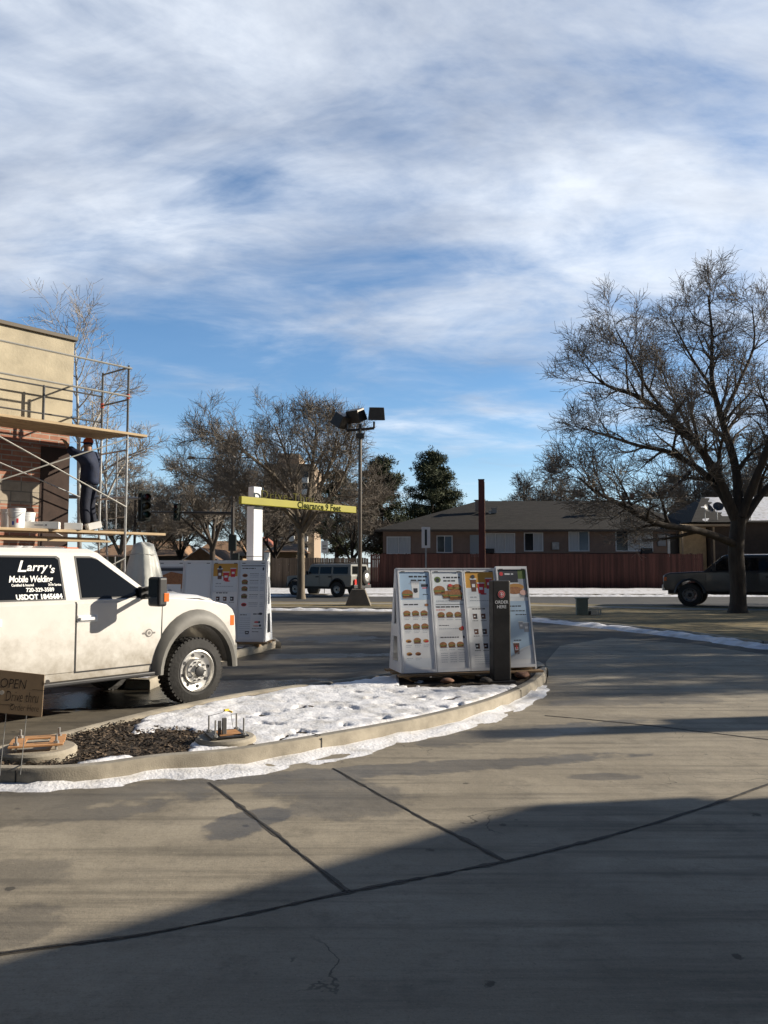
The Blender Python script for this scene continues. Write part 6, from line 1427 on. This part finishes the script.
def window(px0, px1, py0, py1, panes, parent=ht, HDd=HD, xo_=None, ww=None, blind=None):
    xo2 = x0 if xo_ is None else xo_; a = at(px0, py1, HDd); b = at(px1, py0, HDd); ax, bx_, az_, bz_ = a.x - xo2, b.x - xo2, a.z - zw, b.z - zw
    mb = MB(); f = .07
    for (c, d) in ((((ax + bx_) / 2, -.03, az_), (bx_ - ax + f, .08, f)), (((ax + bx_) / 2, -.03, bz_), (bx_ - ax + f, .08, f)), ((ax, -.028, (az_ + bz_) / 2), (f, .076, bz_ - az_ - f)), ((bx_, -.028, (az_ + bz_) / 2), (f, .076, bz_ - az_ - f))): mb.box(c, d)
    n = len(panes)
    for i in range(1, n): mb.box((ax + (bx_ - ax) * i / n, -.026, (az_ + bz_) / 2), (.05, .07, bz_ - az_ - f))
    w = mb.build('window', trim_w, parent)
    for i, pm_ in enumerate(panes):
        xa, xb_ = ax + (bx_ - ax) * i / n + .03, ax + (bx_ - ax) * (i + 1) / n - .03; mb = MB(); mb.add([(xa, -.006 - .001 * i, az_ + .03), (xb_, -.006 - .001 * i, az_ + .03), (xb_, -.006 - .001 * i, bz_ - .03), (xa, -.006 - .001 * i, bz_ - .03)], [(0, 1, 2, 3)]); mb.build('pane', pm_, w)
bluegl = mat('bluish_glass', (.13, .19, .24), .1); palegl = mat('curtained_glass', (.58, .60, .60), .25, var=.15, scale=2.5, stretch=(6, 1, .3)); darkgl = mat('dark_house_glass', (.02, .024, .028), .08)
window(387, 410, 537, 553.5, [palegl, palegl]); window(437, 452, 536, 552.5, [darkgl, bluegl]); window(486, 514.5, 533.5, 552.5, [palegl, palegl, palegl]); window(524.5, 542.5, 533, 551, [darkgl, palegl]); window(569, 588.5, 531.5, 551, [palegl, bluegl]); window(616, 652, 530.5, 551, [darkgl, palegl, palegl])
def door_(px0, px1, py0, py1, m):
    a = at(px0, py1, HD); b = at(px1, py0, HD); mb = MB(); mb.box(((a.x + b.x) / 2 - x0, -.02, (a.z + b.z) / 2 - zw), (b.x - a.x, .07, b.z - a.z)); d = mb.build('door', m, ht); mb = MB(); mb.box((b.x - x0 - .15, -.075, (a.z + b.z) / 2 - zw), (.05, .05, .12)); mb.build('handle', steel, d)
door_(470, 481, 535, 557, mat('pale_door', (.36, .40, .42), .5)); door_(669.5, 684, 534, 557, mat('dark_door', (.05, .045, .04), .6))
mb = MB(); a = at(667.5, 557, HD); b = at(669.5, 534, HD); mb.box(((a.x + b.x) / 2 - x0, -.04, (a.z + b.z) / 2 - zw), (b.x - a.x, .08, b.z - a.z)); mb.build('door_trim', trim_w, ht)
for px, py, w, h, mm, nm in ((555, 546, .5, .55, steel, 'meter_box'), (661, 540, .55, .9, mat('wall_lamp', (.35, .36, .38), .5), 'meter_box'), (489, 551, .7, .35, dark, 'air_conditioner'), (646, 551, .8, .4, dark, 'air_conditioner')):
    q = at(px, py, HD); mb = MB(); mb.box((q.x - x0, -.12, q.z - zw), (w, .22, h)); mb.build(nm, mm, ht, bevel=.02)

# house on the right with snow on its roof
x2 = hx(706); rt = thing('snowy_roof_house', 'house with snow-covered roof and satellite dishes behind the pickup truck', 'house', (x2, 56, zw)); Lr = 18
zer = at(740, 521, 56).z - zw; mb = MB(); mb.box((Lr / 2, 5.5, zer / 2), (Lr, 9, zer)); mb.build('wall', mat('dark_brown_wall', (.075, .055, .042), .9, var=.2, scale=2), rt)
zrr = at(705, 497, 61).z - zw
mb = MB(); mb.add([(-1.6, .4, zer - .05), (Lr + 1, .4, zer - .05), (Lr + 1, 10.6, zer - .05), (-1.6, 10.6, zer - .05), (1.2, 5.5, zrr), (Lr - 2, 5.5, zrr)], [(0, 1, 5, 4), (1, 2, 5), (2, 3, 4, 5), (3, 0, 4), (3, 2, 1, 0)]); rf2 = mb.build('roof', roofm, rt)
mb = MB()
nx, ny = 40, 12
def rp_(u, v):
    ax, bx_ = -1.6 + 2.8 * v, Lr + 1 - 3 * v; return Vector((ax + (bx_ - ax) * u, .4 + 5.1 * v, zer - .05 + (zrr - zer + .05) * v))
for j in range(ny + 1):
    for i in range(nx + 1):
        p = rp_(i / nx, .04 + .96 * j / ny); p.z += .05 + .10 * fbm(p.x, p.y, .5, 3, 40) - (.07 if p.x < 1.4 else 0); mb.v.append(tuple(p))
for j in range(ny):
    for i in range(nx): a = j * (nx + 1) + i; mb.f.append((a, a + 1, a + nx + 2, a + nx + 1)); mb.m.append(0)
mb.build('roof_snow', snow_m, rf2, smooth=True)
# lit porch end of that house
pq0 = at(697, 562, 55.6); pq1 = at(722, 522, 55.6)
mb = MB(); mb.box((-.6, 1.0, zer - .30), (4.2, 2.6, .14)); mb.build('porch_roof', mat('porch_trim', (.30, .22, .14), .7), rt)
for xx in (-2.4, -.2): mb = MB(); mb.box((xx, .0, (zer - .4) / 2), (.10, .10, zer - .4)); mb.build('porch_post', mat('porch_trim', (.30, .22, .14), .7), rt)
mb = MB(); mb.box((-1.1, 1.55, zer * .47), (1.9, .15, zer * .9)); mb.build('porch_wall', mat('porch_wall', (.42, .30, .17), .8, var=.2, scale=3), rt)
q = at(679, 529, 56.5); mb = MB(); mb.box((q.x - x2, -.6, q.z - zw), (.5, .3, .34)); mb.build('wall_light', mat('lit_wall_lamp', (.8, .8, .8), .4, emit=((1, .97, .9), 1.6)), rt)
def dish(lb, px, py, D, s, az_):
    q = at(px, py, D); t = thing('satellite_dish', lb, 'satellite dish', q, az_, 'satellite dishes on the snowy roof'); mb = MB(); T = Matrix.Rotation(R(60), 4, 'X')
    mb.lathe([(s, .10), (s * .8, .055), (s * .5, .02), (.001, 0), (.001, -.02), (s * .5, .0), (s * .8, .035), (s, .085)], 24, 0, T, cap=False); mb.build('reflector', mat('dish_grey', (.06, .06, .065), .5), t, smooth=True)
    mb = MB(); mb.tube([T @ Vector((0, -s * .8, .05)), T @ Vector((0, -s * .1, s * .9))], .02, 6); mb.build('feed_arm', dark, t); mb = MB(); mb.tube([(0, .03, 0), (0, .3, -.25), (0, .3, -.9)], .03, 6); mb.build('mast', steel, t)
dish('black satellite dish left of the big trunk on the snowy roof', 708, 509, 56.0, .36, R(20)); dish('grey satellite dish nearest the big trunk on the snowy roof', 718, 507, 56.4, .36, R(-10)); dish('small satellite dish just right of the big trunk on the snowy roof', 751, 509, 56.4, .26, R(-20))

# ------------------------------------------------------------------ far left: houses, tower, parked car
def simple_house(lb, pxa, pxb, pye, pyr, D, wm_, rm_, gable=False, dep=9):
    a = at(pxa, 567, D); b = at(pxb, 567, D); w = b.x - a.x; z0 = gz(D); ze_ = at(pxa, pye, D).z - z0; zr2 = at(pxa, pyr, D + dep / 2).z - z0; t = thing('house', lb, 'house', (a.x, D, z0)); mb = MB(); mb.box((w / 2, dep / 2, ze_ / 2), (w, dep, ze_)); mb.build('wall', wm_, t)
    mb = MB()
    if gable: mb.add([(-.5, -.6, ze_ - .15), (w + .5, -.6, ze_ - .15), (w / 2, -.6, zr2), (-.5, dep + .6, ze_ - .15), (w + .5, dep + .6, ze_ - .15), (w / 2, dep + .6, zr2)], [(0, 2, 5, 3), (1, 4, 5, 2), (0, 1, 2), (3, 5, 4), (0, 3, 4, 1)])
    else: mb.add([(-.6, -.6, ze_), (w + .6, -.6, ze_), (w + .6, dep + .6, ze_), (-.6, dep + .6, ze_), (w * .12, dep / 2, zr2), (w * .88, dep / 2, zr2)], [(0, 1, 5, 4), (1, 2, 5), (2, 3, 4, 5), (3, 0, 4), (3, 2, 1, 0)])
    mb.build('roof', rm_, t)
    for i in range(2):
        mb = MB(); mb.box((w * (.3 + .4 * i), -.02, ze_ * .45), (w * .14, .06, ze_ * .28)); f = mb.build('window', trim_w, t); mb = MB(); mb.box((w * (.3 + .4 * i), -.05, ze_ * .45), (w * .12, .02, ze_ * .24)); mb.build('pane', darkgl, f)
    if gable: mb = MB(); mb.bar((-.55, -.63, ze_ - .18), (w / 2, -.63, zr2 + .02), .06, .22, up=(0, 1, 0)); mb.bar((w + .55, -.63, ze_ - .18), (w / 2, -.63, zr2 + .02), .06, .22, up=(0, 1, 0)); mb.build('barge_board', trim_w, t)
    return t
tanr = mat('tan_brown_shingles', (.30, .18, .10), .95, var=.25, scale=2); brn = mat('far_brown_roof', (.19, .115, .07), .95, var=.3, scale=2); bwall = mat('beige_wall', (.36, .27, .17), .9); brk = mat('far_brown_wall', (.13, .10, .075), .9)
simple_house('brown-roofed bungalow behind the white draped post', 128, 178, 556, 541, 74, brk, tanr)
simple_house('small gabled house with white barge boards seen over the far menu board', 191, 213, 558, 549, 66, brk, brn, True)
simple_house('wide tan-roofed house left of the white clearance post', 196, 240, 556, 541, 82, bwall, tanr)
simple_house('white-walled house with a red-brown roof next to the clearance post', 236, 264, 545, 537, 90, mat('white_wall_far', (.7, .7, .68), .8), mat('red_roof_far', (.30, .10, .06), .9))
simple_house('low brown house behind the street tree trunk', 270, 296, 552, 544, 78, bwall, brn)
simple_house('tan house roof beyond the scaffold end', 90, 128, 556, 545, 80, bwall, tanr)
# apartment tower
TD = 150; a = at(263, 567, TD); b = at(314, 567, TD); tw = b.x - a.x; ztp = at(290, 467, TD).z; zt3 = at(290, 455, TD).z
t = thing('apartment_tower', 'distant tan apartment tower with white balconies showing through the bare tree', 'apartment building', (a.x, TD, .6)); concr = mat('tower_tan', (.36, .27, .19), .9, var=.1, scale=.3)
mb = MB(); mb.box((tw / 2, 8, ztp / 2), (tw, 16, ztp)); mb.build('wall', concr, t); mb = MB(); mb.box((tw * .46, 8, (ztp + zt3) / 2), (tw * .42, 12, zt3 - ztp)); mb.build('roof_house', concr, t)
nf = 8
for k in range(nf):
    z = 2.0 + (ztp - 3.0) * k / nf
    for fx2 in (.36, .56, .82):
        mb = MB(); mb.box((tw * fx2, -.6, z), (tw * .12, 1.2, 1.0)); bal = mb.build('balcony', trim_w, t); mb = MB(); mb.box((tw * fx2, -.03, z + 1.2), (tw * .11, .05, 1.2)); mb.build('window', darkgl, t)
# parked car glimpsed over the far menu board
cpz = at(212, 563, 50)
cprof = [(-3.2, .35)] + ell_arch(-2.55, .32, .38, .40, .30, 8) + ell_arch(0, .32, .38, .40, .30, 8) + [(.70, .32), (.78, .5), (.74, .72), (.2, .88), (-.5, .95), (-3.1, 1.0), (-3.3, .9)]
S4 = dict(hw=.88, paint=mat('slate_blue_paint', (.07, .10, .13), .3, coat=.4), r=.32, profile=cprof, bev=.05, belt=.95, roof=1.38, cab=(-2.9, -.45, -2.45, -1.1), lean=.18,
          windows=[([(-1.65, 1.0), (-.85, 1.0), (-1.2, 1.30), (-1.65, 1.31)], glass_d), ([(-2.5, 1.0), (-1.75, 1.0), (-1.75, 1.31), (-2.3, 1.30)], glass_d)],
          doors=[([(-1.68, .40), (-.62, .40), (-.55, .90), (-1.68, .93)], -1.5, .8), ([(-2.2, .40), (-1.72, .40), (-1.72, .93), (-2.55, .93)], -2.4, .8)], seams=[(-1.70, .4, -1.70, .94)], wheels=[(0, False), (-2.55, False)], pan=(-1.3, 3.8, .34, .12), ww=.2, wout=-.01)
vehicle('parked_car', 'slate blue parked car whose roof shows above the far menu board', 'car', (cpz.x + 1.5, 45.5, 0), R(2), S4)

# ------------------------------------------------------------------ the restaurant whose shade covers the foreground (beside and behind the camera)
cr_ = Vector((11.35, 7.45)); wdir = Vector((-.77, -.64)).normalized(); Lb = 26; Hb = 4.10
ang = math.atan2(wdir.y, wdir.x)
t = thing('restaurant_wing', 'long low tan restaurant building beside the drive lane, casting shade on it', 'building', (cr_.x, cr_.y, 0), ang)
mb = MB(); mb.box((Lb / 2, 6, Hb / 2), (Lb, 12, Hb)); mb.build('wall', redb, t)
mb = MB(); mb.box((Lb / 2, 6, Hb - .15), (Lb + .16, 12.16, .55)); mb.build('parapet', stucco, t, bevel=.02)
for k in range(4):
    mb = MB(); mb.box((3 + k * 5, -.02, 1.7), (2.2, .08, 1.5)); f = mb.build('window', dark, t); mb = MB(); mb.box((3 + k * 5, -.065, 1.7), (2.05, .02, 1.35)); mb.build('pane', glass_h, f)
ct = thing('shade_canopy', 'unseen flat canopy added above and behind the camera to deepen the foreground shade', 'canopy', (0, 0, 0), 0)  # added out of view to block sky light from the foreground
mb = MB(); mb.box((-2.0, -4.3, 3.15), (8.0, 11.6, .3)); mb.build('roof', stucco, ct, bevel=.02)
for (x, y) in ((-5.6, .4), (-5.6, -9.6), (-5.6, -4.6)): mb = MB(); mb.box((x, y, 1.55), (.3, .3, 3.1)); mb.build('column', redb, ct)
# off-frame trees and an added pylon on the right that throw the long shadows over the lane
gsh = generic('bare_tree', 'bare tree outside the right edge of the view, beside the lot', (17.5, 17.2, 0), 8.5, 7.5, 77, 3, nl=6, fork=.25, kids=[9, 8, 6], rmin=.02, group='bare trees along the lot')
def cps(x, y, s, rz, lb):
    c = copy_tree(gsh); c.location = (x, y, 0); c.scale = (s, s, s); c.rotation_euler = (0, 0, rz); c['label'] = lb
cps(22, 22.5, 1.1, 1.1, 'second bare tree outside the right edge of the view'); cps(30, 20.0, 1.2, 2.4, 'third bare tree outside the right edge of the view'); cps(27, 30.0, 1.2, 3.4, 'fourth bare tree outside the right edge of the view')
cps(38, 36.0, 1.4, 4.4, 'fifth bare tree outside the right edge of the view')
cps(20, 14.6, .8, 5.4, 'small bare tree outside the right edge of the view, nearest the building')
t = thing('shadow_pylon', 'unseen tall square pylon added outside the right edge of the view to throw a shadow streak', 'pylon', (13.0, 10.25, 0), SUN_AZ)
mb = MB(); mb.box((0, 0, 2.45), (.3, .42, 4.9)); mb.build('pylon', stucco, t, bevel=.02); mb = MB(); mb.box((0, .1, 3.2), (.25, .75, 1.6)); mb.build('panel', plastic_w, t, bevel=.02)
